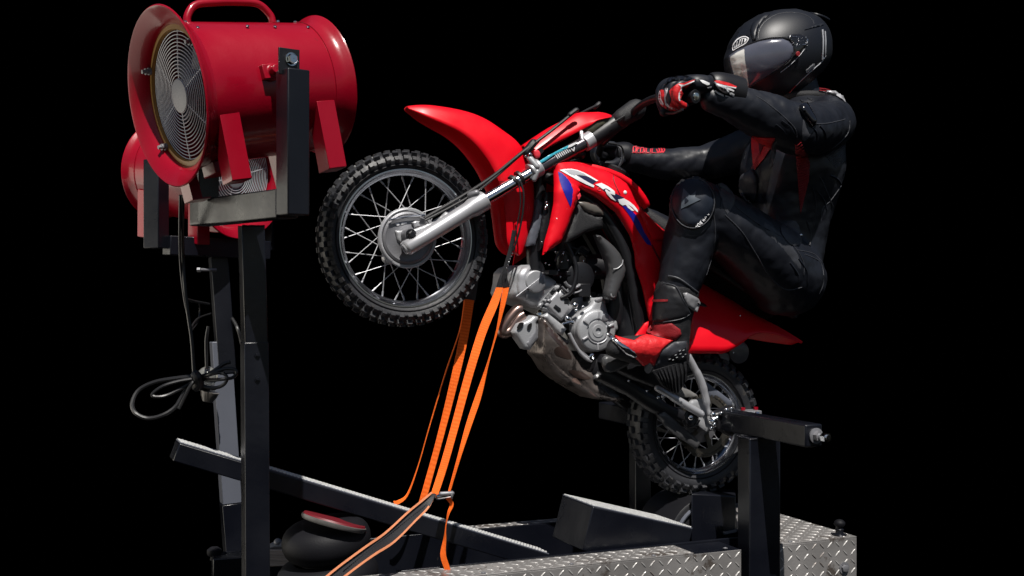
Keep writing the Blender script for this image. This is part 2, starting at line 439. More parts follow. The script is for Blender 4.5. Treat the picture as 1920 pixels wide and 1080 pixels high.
plate('top_plate', Lz(.56, WF), U0, N, Z, UR-.56, WN-WF)
plate('top_plate', Lz(-.2, WF), U0, N, Z, .755, .06)
q = M()
q.box(Lz(.005, .012, ZD-.12), U, N, Z, 1.10, .41, .02)                 # recess floor
q.beam(Lz(-.55, .214, ZD-.06), Lz(.555, .214, ZD-.06), N, .012, .125)
q.beam(Lz(-.55, -.193, ZD-.06), Lz(.555, -.193, ZD-.06), N, .012, .125)
q.beam(Lz(.549, -.19, ZD-.06), Lz(.549, .21, ZD-.06), U, .010, .125); q.box(Lz(.347, .275, ZD-.006), U, N, Z, .152, .108, .006)
q.build('recess_liner', BLKM, deck, bevel=.001)
q = M(); q.box(Lz((UL+UR)/2, .035, ZD-.33), U, N, Z, UR-UL-.02, .56, .05); q.build('chassis', BLKM, deck)
q = M()
for u in (-.6, -.2, .2, .6):
    for w_ in (-.2, .25): q.tube([Lz(u, w_, ZD-.35), Lz(u, w_, -1.298)], .025, 10)
q.build('support_leg', BLKM, deck)
q = M(); bolt(q, R(1583, 1065, WN+.001), N, .012, .008); q.build('side_bolt', ALUD, deck)
for u_ in (-.35, -.1, .15, .38, .60, .78):
    q = M(); bolt(q, L(u_, .318, ZD+.0005), Z, .0045, .002); q.build('deck_screw', ALUD, deck)
q = M(); q.box(Lz(.2, .03, ZD-.004), U, N, Z, .5, .02, .006)
pin = thing('hitch_pin', 'ribbed black pin standing on the back right corner of the tread plate deck', 'pin', Lz(.79, .30))
b0 = Lz(.79, .30)
M().revolve(b0, Z, [(0, .001), (0, .02), (.004, .021), (.006, .012), (.016, .011), (.018, .013), (.02, .011), (.028, .011)], 20).build('shank', BLKM, pin)
M().revolve(b0+Z*.028, Z, [(0, .001), (0, .014), (.006, .017), (.012, .016), (.018, .009), (.02, .001)], 18).build('cap', RUBS, pin)

# ================================================================== WEDGE AND RAMP
def slotted_top(q, p0, p1, side, wd, nrow, ncol, sz):
    t = (p1-p0); nn = t.normalized().cross(side.normalized()).normalized()
    if nn.z < 0: nn = -nn
    for i in range(ncol):
        for j in range(nrow):
            c = p0+t*((i+.5+(.5 if j % 2 else 0))/(ncol+.5))+side.normalized()*wd*((j+.5)/nrow-.5)+nn*.0022
            q.box(c, t.normalized(), side, nn, sz[0], sz[1], .003)
def ramp(name, label, cat, a, b, wc, wd, ht, nrow, ncol, base):
    """a, b: rig (u,z) of the upper edge ends"""
    root = thing(name, label, cat, base)
    pa, pb = L(a[0], wc, a[1]), L(b[0], wc, b[1]); t = (pb-pa).normalized(); dn = N.cross(t).normalized()
    if dn.z > 0: dn = -dn
    q = M(); q.beam(pa+dn*ht/2, pb+dn*ht/2, N, wd, ht); q.build('beam', BLKM, root, bevel=.003)
    q = M(); q.beam(pa-dn*.0015, pb-dn*.0015, N, wd-.006, .003); s = q.build('grip_plate', SLATE, root, bevel=.0005)
    q = M(); slotted_top(q, pa-dn*.002, pb-dn*.002, N, wd-.01, nrow, ncol, ((pb-pa).length/ncol*.55, wd/nrow*.5)); q.build('grip_teeth', GRIT, s, smooth=0)
    return root, pa, pb, dn
def uz(px, py, w_): p = R(px, py, w_)-O; return (p.dot(U), p.z)
a = uz(337, 831, .03); b = uz(1030, 1040, .03)
ramp('loading_ramp', 'long sloping black beam with light grip strip on top, passing behind the near post', 'ramp', a, b, -.01, .08, .048, 7, 110, L(a[0], -.01, -1.3))
a = uz(1112, 950, .19); b = uz(1299, 992, .19)
ramp('wheel_wedge', 'short wide black wedge with bright grip top, in front of the rear wheel', 'wedge', a, b, .09, .20, .125, 12, 50, L(a[0], .07, ZD-.11))

# ================================================================== REAR ROLLER HOUSING
rl = thing('roller_housing', 'black roller drum and box under the rear tyre', 'roller', L(.5, 0, ZD-.1))
c = R(1290, 1000, .0)
M().revolve(c-N*.10, N, [(0, .001), (0, .02), (0, .118), (.004, .125), (.196, .125), (.2, .118), (.2, .02), (.2, .001)], 48).build('drum', BLKP, rl)
q = M()
for a_ in (.9, 1.25, 1.6): pass
q.tube([c+N*.104+(U*math.cos(a_)+Z*math.sin(a_))*.105 for a_ in np.linspace(PI*.55, PI*.95, 10)], .006, 8)
q.build('rim_strip', SLATE, rl)
q = M()
tp = [R(1296, 925, .12), R(1380, 930, .12), R(1378, 918, -.05), R(1330, 915, -.08)]
lowz = CAMZ+ZD-.11
q.add([*tp, *[Vector((p.x, p.y, lowz)) for p in tp]], [(0, 1, 2, 3), (4, 7, 6, 5), (0, 4, 5, 1), (1, 5, 6, 2), (2, 6, 7, 3), (3, 7, 4, 0)])
q.build('box', BLKM, rl, bevel=.004)
q = M(); q.beam(R(1357, 1000, .125), R(1381, 995, .125), Z, .006, .01); q.build('edge_strip', ALUD, rl)

# ================================================================== AXLE STAND (rear support)
st = thing('axle_stand', 'black steel axle stand with two upright posts holding the rear axle', 'stand', L(.5, .3, -1.3))
axle = R(1322, 786, .11)                                        # near end of the axle
AX = axle-N*.11
zc = R(1524, 816, .56)
q = M()
zb = (R(1500, 812, .5)-O).z; ub = (R(1500, 812, .5)-O).dot(U)
zt = zb
q.beam(L(ub, .13, zt), L(ub, .56, zt), Z, .060, .055); q.build('beam', BLKM, st, bevel=.004)
ubf = (R(1150, 776, -.58)-O).dot(U); zbf = (R(1150, 776, -.58)-O).z
q = M(); q.beam(L(ubf+.045, -.13, zbf), L(ubf+.045, -.71, zbf), Z, .062, .075); q.build('beam', BLKM, st, bevel=.004)
q = M(); q.beam(L(ub-.0, .31, zt-.031), L(ub-.0, .31, -1.3), N, .062, .105); q.build('post', BLKM, st, bevel=.004)
pf = R(1200, 850, -.42)-O
q = M(); q.beam(L(pf.dot(U), -.42, zbf-.031), L(pf.dot(U), -.42, -1.3), N, .05, .06); q.build('post', BLKM, st, bevel=.004)
q = M(); g0 = L(ub+.05, .31, zt-.033)
q.tube([g0+U*.012-Z*.002, g0+U*.002-Z*.04, g0-U*.002-Z*.11], .003, 8); q.build('gusset_rod', BLKP, st)
q = M()
def bead0(q, a, b, n=18, r=.002):
    for i in range(n): q.ball(a.lerp(b, (i+.5)/n), r*(.85+.3*random.random()), N, .8, 6)
bead0(q, L(ub-.05, .344, zt-.031), L(ub+.05, .344, zt-.031)); bead0(q, L(ub-.054, .28, zt-.031), L(ub-.054, .34, zt-.031)); q.build('weld_bead', BLKM, st)
e = L(ub+.004, .56, zt)
q = M(); q.revolve(e, N, [(0, .001), (0, .020), (.006, .021), (.008, .012)], 24)
q.revolve(e, N, [(.008, .014), (.022, .014), (.022, .001)], 6); q.build('end_nut', ALUD, st)
q = M(); q.revolve(e+N*.022, N, [(0, .008), (.035, .008), (.035, .001)], 20); q.revolve(e+N*.044, N, [(-.009, .001), (-.009, .013), (.008, .013), (.008, .001)], 6); q.build('end_bolt', CHROME, st)
# clamp on the beam
q = M(); cb = R(1400, 778, .14)
q.box(cb, U, N, Z, .075, .05, .028); q.build('clamp_block', ALUD, st, bevel=.002)
q = M()
for px, py in ((1393, 763), (1417, 762)): q.revolve(R(px, py+6, .14), Z, [(0, .001), (0, .007), (.008, .007), (.008, .001)], 6)
q.build('red_nut', FANRED, st)
q = M()
for px, py in ((1393, 776), (1417, 776)): q.revolve(R(px, py, .165), N, [(0, .001), (0, .0075), (.010, .0075), (.012, .004), (.012, .001)], 12)
q.tube(Rp([(1335, 790, .14), (1358, 776, .14), (1380, 780, .14)]), .012, 10, round_ends=True)
q.build('clamp_bolt', CHROME, st)
panel('clamp_arm', zz(1080, 600, 2.25, [(585, 395), (640, 372), (668, 362), (672, 410), (780, 412), (700, 440), (660, 492), (600, 460)]), .15, BLKP, st, thick=.03, h=.004, rad=4, step=4)
q = M()
for px, py, r_ in ((1337, 777, .008), (1345, 784, .006), (1352, 775, .007), (1362, 768, .006), (1340, 796, .007), (1334, 803, .006), (1371, 766, .005)):
    q.ball(R(px, py, .16), r_, N, .8, 8)
split_build(q, 'chrome_fitting', CHROME, st)

# ================================================================== FANS
def make_fan(label, group):
    root = thing('industrial_fan', label, 'fan', group=group)     # local: x axis forward to the mouth, z up
    X = Vector((1, 0, 0)); Y = Vector((0, 1, 0)); Lh = .17; r0 = .172
    def B(q, name, m, parent=root, **k): return q.build(name, m, parent, local=True, **k)
    q = M(); q.revolve((0, 0, 0), X, [(-Lh, r0-.011), (Lh-.05, r0-.001), (Lh, r0), (Lh, r0-.004), (-Lh, r0-.015)], 72, closed=True); body = B(q, 'body', FANRED, bevel=0)
    def flange(x, s, rr, ln, name):
        pr = [(x, r0-.003), (x+s*ln*.25, r0+.004), (x+s*ln*.6, r0+(rr-r0)*.45), (x+s*ln, rr)]
        rim = [(x+s*(ln+.004), rr+.002), (x+s*(ln+.0045), rr+.006), (x+s*(ln), rr+.009), (x+s*(ln-.005), rr+.006)]
        inn = [(x+s*(ln-.004), rr-.001), (x+s*(ln*.55), r0+(rr-r0)*.45-.004), (x+s*ln*.2, r0), (x-s*.004, r0-.006)]
        return B(M().revolve((0, 0, 0), X, pr+rim+list(reversed(inn[::-1])), 72, closed=False), name, FANRED)
    q = M(); prof = [(Lh-.004, r0+.002), (Lh+.008, r0+.006), (Lh+.026, r0+.022), (Lh+.036, r0+.038), (Lh+.040, r0+.042), (Lh+.043, r0+.039), (Lh+.041, r0+.034), (Lh+.030, r0+.018), (Lh+.016, r0), (Lh+.004, r0-.005), (Lh-.03, r0-.006), (Lh-.03, r0-.003)]
    q.revolve((0, 0, 0), X, prof, 72); B(q, 'inlet_bell', FANRED)
    q = M(); r0b = r0; r0 = r0-.013; prof = [(-Lh+.012, r0-.004), (-Lh+.011, r0+.005), (-Lh-.008, r0+.005), (-Lh-.024, r0+.010), (-Lh-.032, r0+.018), (-Lh-.037, r0+.020), (-Lh-.041, r0+.016), (-Lh-.034, r0+.006), (-Lh-.018, r0-.002), (-Lh, r0-.006)]
    q.revolve((0, 0, 0), X, prof, 72); B(q, 'outlet_bell', FANRED); r0 = r0b
    B(M().revolve((0, 0, 0), X, [(Lh-.002, r0-.006), (Lh+.004, r0-.004), (Lh+.006, r0-.016), (Lh-.002, r0-.018)], 64, closed=True), 'seal_ring', BRASS)
    for s, nm in ((1, 'grille'), (-1, 'grille')):
        q = M(); x = s*(Lh-.006)
        for i in range(15):
            r = .040+i*(r0-.012-.040)/14; dome = s*.012*(1-(r/r0)**2)
            q.tube([Vector((x+dome, r*math.cos(2*PI*j/64), r*math.sin(2*PI*j/64))) for j in range(64)], .0013, 5, closed=True)
        for i in range(6):
            a_ = 2*PI*i/6+.25
            q.tube([Vector((x+s*.012*(1-(r/r0)**2)-s*.002, r*math.cos(a_), r*math.sin(a_))) for r in np.linspace(.03, r0-.010, 8)], .0018, 6)
        g = B(q, nm, GRILL)
        B(M().revolve((x+s*.012, 0, 0), X, [(-.002, .001), (-.002, .040), (.002, .040), (.003, .036), (.003, .001)], 32), 'hub_cap', GREYD, g)
    B(M().revolve((0, 0, 0), X, [(-.10, .001), (-.10, .05), (-.09, .06), (.05, .06), (.07, .045), (.07, .001)], 32), 'motor', GREYD)
    for i in range(6):
        a_ = 2*PI*i/6; e = Vector((0, math.cos(a_), math.sin(a_))); g = Vector((0, -math.sin(a_), math.cos(a_))); rows = []
        for r in np.linspace(.055, r0-.012, 6):
            tw = .9-.5*(r/r0); d = (X*math.sin(tw)+g*math.cos(tw)); rows.append([Vector((.10, 0, 0))+e*r-d*.045, Vector((.104, 0, 0))+e*r, Vector((.10, 0, 0))+e*r+d*.045])
        B(M().grid(rows), 'blade', SLATE, solid=.003)
    hp = cr([(-.115, 0, r0-.002), (-.112, 0, r0+.02), (-.085, 0, r0+.048), (-.03, 0, r0+.054), (.03, 0, r0+.054), (.085, 0, r0+.048), (.112, 0, r0+.02), (.115, 0, r0-.002)], 5)
    B(M().tube(hp, .0095, 14), 'handle', FANRED)
    q = M()
    for sx in (-1, 1): q.revolve((sx*.13, 0, r0-.001), Z, [(0, .001), (0, .006), (.004, .006), (.005, .003), (.005, .001)], 12)
    q.revolve((.115, .0, r0), Z, [(0, .0), (.004, .004)], 8); B(q, 'handle_screw', CHROME)
    for x in (-.125, .135):                                             # splayed feet
        for sy in (-1, 1):
            q = M(); c0 = Vector((x, sy*r0*.86, -r0*.42)); c1 = Vector((x, sy*(r0*.80), -r0-.065)); t_ = .05
            q.beam(c0, c1, X, t_, .0035)
            q.beam(c1+Vector((0, -sy*.001, 0)), c1+Vector((0, -sy*.05, 0)), X, t_, .0035)
            q.add([c1+X*t_/2, c0+X*t_/2, Vector((x+t_/2, sy*r0*.55, -r0*.80)), c1+X*t_/2+Vector((0, -sy*.05, 0))], [(0, 1, 2, 3)])
            B(q, 'foot', FANRED, bevel=.001)
            B(M().box(c1+Vector((0, -sy*.025, .003)), X, Y, Z, .018, .018, .002), 'foot_pad', PINKR)
    for s in (-1, 1):                                                 # trunnion bracket and bolt
        q = M(); q.box((.02, s*(r0+.004), .0), X, Y, Z, .05, .016, .035); q.revolve((.02, s*(r0-.002), .0), Y*s, [(0, .001), (0, .022), (.012, .02), (.016, .012), (.034, .011), (.034, .001)], 20)
        B(q, 'trunnion', FANRED, bevel=.002)
    for sx, rows_ in ((Lh-.022, 1), (-Lh+.022, 1), (-.055, 0), (.02, 0)):
        q = M()
        for a_ in ([.86, 1.9] if rows_ else [.86]):
            for sg in (1, -1):
                d = Vector((0, sg*math.cos(a_), math.sin(a_))); rq = r0-.001-(.008 if sx < -.1 else .004 if sx < 0 else 0); q.revolve(Vector((sx, 0, 0))+d*rq, d, [(0, .0001), (0, .0048), (.0025, .0045), (.004, .002), (.004, .0001)], 10)
        split_build(q, 'rivet', CHROME, root, local=True)
    for a_ in (2.5, 3.75, .6):
        d = Vector((0, math.cos(a_), math.sin(a_))); c0 = Vector((Lh+.006, 0, 0))+d*(r0-.01); q = M()
        q.revolve(c0, X, [(0, .001), (0, .009), (.006, .009), (.006, .006), (.010, .006), (.010, .008), (.014, .008), (.014, .005), (.022, .005), (.022, .0001)], 14); B(q, 'grille_bolt', ALUD)
    B(M().box((.10, 0, -r0-.012), X, Y, Z, .09, .07, .03), 'terminal_box', FANRED, bevel=.003)
    return root
A1 = P(320, 181, 2.78); B1 = P(592, 162, 3.03)                       # mouth and back end of the near fan
def place_fan(o, mouth, backc, lat):
    x = (mouth-backc).normalized(); y = (Vector(lat)-x*x.dot(Vector(lat))).normalized(); z = x.cross(y)
    if z.z < 0: y = -y; z = x.cross(y)
    m = Matrix((x, y, z)).transposed(); o.rotation_mode = 'XYZ'; o.rotation_euler = m.to_euler(); o.location = (mouth+backc)/2
    return x, y, z
fan1 = make_fan('large glossy red drum fan, wire grille facing left, bolted on the near post', 'red drum fans on posts')
fx, fy, fz = place_fan(fan1, A1, B1, (0, -1, 0))
fan2 = dup(fan1, 'smaller looking red drum fan mostly hidden behind and below the large near one')
A2 = P(475, 334, 4.02); B2 = P(285, 318, 4.30)
for ch in list(fan2.children):
    if ch.name.startswith('seal_ring'): bpy.data.objects.remove(ch)
f2x, f2y, f2z = place_fan(fan2, A2, B2, (-1, -1, 0))

# ---- near fan stand
fs = thing('fan_stand', 'near black square steel post with a yoke that carries the large red fan', 'stand', group='black fan stands')
fcen = (A1+B1)/2
ph = P(470, 1080, 2.96); fs.location = (P(470, 415, 2.93).x, P(470, 415, 2.93).y, 0)
fw = Vector((fx.x, fx.y, 0)).normalized(); fs_n = Vector((fx.y, -fx.x, 0)).normalized()
if fs_n.y > 0: fs_n = -fs_n                                         # towards the camera
near_up_t = P(549, 132, 2.66); near_up_b = P(556, 405, 2.68)
TW = .056
q = M(); q.beam(near_up_t, Vector((near_up_t.x, near_up_t.y, near_up_b.z)), fw, TW, TW); q.build('upright', BLKM, fs, bevel=.003)
nb = Vector((near_up_t.x, near_up_t.y, near_up_b.z))
back_up = nb-fs_n*.46
q = M(); q.beam(back_up, back_up+Z*.32, fw, TW, TW); q.build('upright', BLKM, fs, bevel=.003)
q = M(); q.beam(nb-fs_n*.0255+Z*TW*.5, back_up-fs_n*.027+Z*TW*.5, Z, .066, TW); yb = q.build('yoke_beam', BLKM, fs, bevel=.003)
q = M(); q.beam(P(471, 424, 2.93), P(478, 660, 2.93), U, .0575, .0575); q.build('post', BLKM, fs, bevel=.003)
q = M(); q.beam(P(477, 641, 2.93), P(482, 1500, 2.93), U, .060, .060); q.build('post_sleeve', BLKM, fs, bevel=.002)
pc = near_up_t+Z*.018+fw*.010
q = M(); q.box(pc, fw, fs_n, Z, .052, .006, .060); q.build('bracket_plate', BLKP, fs, bevel=.001)
q = M(); q.revolve(pc+fs_n*.003+Z*.006-fw*.004, fs_n, [(0, .001), (0, .015), (.003, .015), (.003, .012)], 24); q.revolve(pc+fs_n*.006+Z*.006-fw*.004, fs_n, [(0, .012), (.008, .012), (.010, .010), (.010, .001)], 6)
q.build('bracket_bolt', CHROME, fs, smooth=30)
q = M()
def bead(q, a, b, n=16, r=.002):
    for i in range(n): q.ball(a.lerp(b, (i+.5)/n), r*(.85+.3*random.random()), N, .8, 6)
for sg in (-1, 1):
    c_ = P(471, 424, 2.93); bead(q, c_+U*-.028+N*.03*sg, c_+U*.028+N*.03*sg)
bead(q, nb+fw*.028-fs_n*.028+Z*.005, nb+fw*.028-fs_n*.028+Z*.06); bead(q, nb-fw*.029-fs_n*.028+Z*.005, nb-fw*.029-fs_n*.028+Z*.06)
q.build('weld_bead', BLKM, fs)
q = M()
for z_ in (-.03, -.09): bolt(q, P(478, 641, 2.93)+N*.031+Z*z_, N, .005, .004)
split_build(q, 'sleeve_screw', BLKM, fs)
# ---- far fan stand
f2 = thing('fan_stand', 'farther black post with yoke, behind the near fan post, carrying the half hidden fan', 'stand', group='black fan stands')
f2.location = (P(420, 1000, 4.2).x, P(420, 1000, 4.2).y, 0)
a0 = P(293, 300, 3.93); a1 = P(296, 466, 3.93)
f2s = Vector((-.32, -.95, 0)).normalized(); f2w = Vector((.95, -.32, 0)).normalized()
q = M(); q.beam(a0, Vector((a0.x, a0.y, a1.z)), f2w, .06, .06); q.build('upright', BLKM, f2, bevel=.003)
c0 = P(501, 480, 4.25)
q = M(); q.beam(c0+Z*.02, c0+Z*.30, Vector((1, 0, 0)), .045, .045); q.build('upright', BLKM, f2, bevel=.003)
q = M(); q.beam(P(312, 460, 3.95), P(500, 470, 4.2), Z, .065, .06); q.build('yoke_beam', BLKM, f2, bevel=.003)
t0, t1 = P(409, 482, 4.12), P(434, 880, 4.12); gd = t1+(t1-t0).normalized()*(t1.z/(-(t1-t0).normalized().z))
q = M(); q.beam(t0, P(425, 700, 4.12), U, .060, .060); q.build('post', BLKM, f2, bevel=.003)
q = M(); q.beam(P(413, 640, 4.12), P(433, 942, 4.12), U, .066, .066); q.build('post_sleeve', SLATE, f2, bevel=.002, )  # slate colour paints the sunlit tone onto this sleeve of the black post
q = M(); q.beam(P(433, 943, 4.12), gd, U, .070, .070); q.build('post_socket', BLKM, f2, bevel=.002)
q = M(); q.tube([P(405, 506, 4.05), P(372, 506, 4.0)], .006, 10); q.tube([P(376, 506, 4.0), P(370, 506, 4.0)], .009, 6); q.build('lock_pin', ALUD, f2)
# base tube at lower left
bt = thing('base_tube', 'black box tube at the bottom left with a clamp knob on its top', 'tube', P(420, 1080, 3.9))
bt.location.z = 0
q = M(); p0 = P(398, 1068, 3.75); q.beam(p0, p0+Vector((.42, .13, 0)), Z, .09, .10); q.build('tube', BLKM, bt, bevel=.004)
q = M(); q.beam(p0+Vector((.1, .05, -.04)), Vector((p0.x+.1, p0.y+.05, 0)), Vector((1, 0, 0)), .06, .06); q.build('foot', BLKM, bt, bevel=.003)
k0 = P(402, 1050, 3.78)
q = M(); q.revolve(k0, Z, [(0, .001), (0, .014), (.012, .012), (.014, .02), (.022, .024), (.034, .023), (.042, .012), (.043, .001)], 14); q.ball(k0+Vector((.03, 0, .016)), .012); q.build('clamp_knob', RUBS, bt)

# ---- fan power cable, hanging in a loose bundle
cab = M()
def CP(pts, d=3.05, k=7): return [P(a[0], a[1], d+(a[2] if len(a) > 2 else 0)) for a in cr([(p[0], p[1], (p[2] if len(p) > 2 else 0)) for p in pts], k)]
ZC = lambda pts: zz(240, 640, 4.908, pts)
cab.tube(CP([(343, 366, -.1), (342, 430, -.05), (343, 480), (347, 540), (353, 590), (360, 640), (364, 700), (366, 712)]), .0048, 8)
cab.tube(CP([(338, 366, -.1), (337, 440, -.05), (339, 500), (346, 560), (356, 610), (361, 650), (367, 712)]), .0034, 8)
cab.tube(CP(ZC([(640, 320, 0), (450, 340, .01), (250, 375, .02), (100, 450, .02), (40, 570, .0), (70, 660, -.02), (180, 708, -.02), (320, 680, -.02), (440, 600, -.01), (520, 470, 0), (620, 350, 0)])), .0058, 8)
cab.tube(CP(ZC([(640, 340, -.01), (480, 365, -.02), (330, 410, -.03), (230, 480, -.03), (250, 510, -.03), (350, 500, -.02), (480, 440, -.01), (630, 360, 0)])), .0048, 8)
cab.tube(CP(ZC([(630, 340, -.01), (580, 400, -.02), (520, 520, -.02), (470, 620, -.02)])), .0045, 8)
cab.tube(CP(ZC([(650, 330, 0), (760, 290, -.02), (880, 210, -.02), (940, 190, -.02)])), .0050, 8)
cab.tube(CP(ZC([(650, 340, 0), (760, 300, -.03), (880, 255, -.03), (970, 255, -.03), (1000, 290, -.03), (960, 335, -.03), (860, 350, -.03), (780, 355, -.02), (660, 350, 0)])), .0046, 8)
cab.tube(CP(ZC([(650, 345, 0), (780, 300, -.03), (860, 290, -.03), (910, 330, -.03), (890, 390, -.03), (820, 425, -.02), (720, 420, -.01), (640, 370, 0)])), .0046, 8)
cab.tube(CP(ZC([(615, 300, -.012), (640, 330, -.02), (655, 390, -.01), (620, 430, 0)])), .012, 8)
tag(cab.build('power_cable', CABLE), 'black fan power cable hanging down and tied in a loose looped bundle beside the posts', 'cable')
q = M()
q.tube(CP([(346, 560, .2), (365, 565, .5), (392, 570, .95)]), .004, 8)
q.tube(CP([(358, 565, .4), (374, 570, .6), (372, 600, .6), (360, 618, .4)]), .003, 8)
q.tube(CP([(355, 620, .2), (370, 598, .5), (395, 588, .9)]), .003, 8)
q.tube(CP([(430, 590, 1.1), (444, 612, 1.0), (452, 640, 1.0), (456, 660, 1.0)]), .006, 8)
q.tube(CP([(391, 612, .9), (387, 640, .9), (388, 690, .9)]), .006, 8)
tag(q.build('cable_ties', CABLE), 'thin dark wires wound round the farther fan post above the cable bundle', 'wires')
lb = thing('work_lamp', 'small clear glass and metal lamp clipped to the farther post behind the cable bundle', 'lamp', P(390, 735, 4.0))
cL = P(389, 706, 3.98)
M().ball(cL, .035, Z, 1, 20).build('lens', mat('clear_lens', (.35, .35, .33), .06, trans=.6, coat=1), lb)
q = M(); q.revolve(cL-Z*.045, Z, [(0, .001), (0, .03), (.012, .036), (.014, .001)], 20); q.build('bezel', CHROME, lb)
q = M(); q.revolve(cL-Z*.085, Vector((.25, 0, 1)), [(0, .001), (0, .018), (.02, .028), (.035, .032), (.036, .001)], 16); q.build('housing', CLAY, lb)

# ================================================================== AIR SPRING
FG0 = mat('dull_rim', (.12, .115, .11), .5, metal=.3, var=.4, vscale=30)
asp = thing('air_spring', 'black rubber bellows air spring with a red top plate, under the sloping ramp', 'air spring')
ac = P(612, 1012, 3.16); asp.location = (ac.x, ac.y, 0)
ra = .118
def tor(zc_, rr, hh): return [(zc_-hh*math.cos(t), rr-.035+.045*math.sin(t)) for t in np.linspace(0, PI, 9)]
tl = Vector((-.12, -.10, 1)).normalized()
q = M(); q.revolve(ac+tl*.0, tl, [(.052, .001), (.05, .07)]+[(.0-.048*math.cos(t)*-1, .078+.042*math.sin(t)) for t in np.linspace(0, PI, 10)]+[(-.052, .082)], 48)
q.revolve(ac-tl*.10+Vector((-.01, 0, 0)), tl, [(.048*math.cos(t), .086+.052*math.sin(t)) for t in np.linspace(0, PI, 10)]+[(-.052, .085)], 48)
q.revolve(ac-tl*.20+Vector((-.01, 0, 0)), tl, [(.048*math.cos(t), .086+.052*math.sin(t)) for t in np.linspace(0, PI, 10)]+[(-.052, .001)], 48)
q.build('bellows', RUBS, asp)
tp_ = P(627, 975, 3.12); tn = Vector((-.10, .22, 1)).normalized()
q = M(); tn = Vector((.27, .15, 1)).normalized(); q.revolve(tp_-tn*.008, tn, [(-.006, .001), (-.006, .084), (0, .088), (.006, .088), (.008, .084)], 48); q.build('rim_ring', FG0, asp)
q = M(); q.revolve(tp_-tn*.008, tn, [(.0065, .086), (.0115, .083), (.0115, .001)], 48); q.build('top_plate', FANIN, asp)
q = M(); q.revolve(Vector((ac.x, ac.y, 0)), Z, [(0, .001), (0, .09), (ac.z-.24, .09), (ac.z-.24, .001)], 24); q.build('pedestal', BLKM, asp)
# timber block seen between posts
tb = M(); tb.box(P(518, 1040, 3.6), Vector((1, .1, 0)), Vector((0, 1, 0)), Z, .12, .1, .05)
TIMB = mat('weathered_timber', (.32, .27, .23), .8, bump=1, bscale=14, stretch=(1, 1, 14), var=.6, vscale=10)
tag(tb.build('timber_block', TIMB, bevel=.003), 'weathered timber block between the near post and the air spring', 'timber block')
q = M(); p = P(515, 1022, 3.57); q.tube([p-Vector((.03, 0, .012)), p, p+Vector((.025, 0, .0))], [.006, .011, .013], 8, round_ends=True); q.ball(p+Vector((.01, 0, .008)), .013)
tag(q.build('metal_catch', ALUD), 'small rusty metal catch on the timber block beside the near post', 'catch')
exec_bike = True
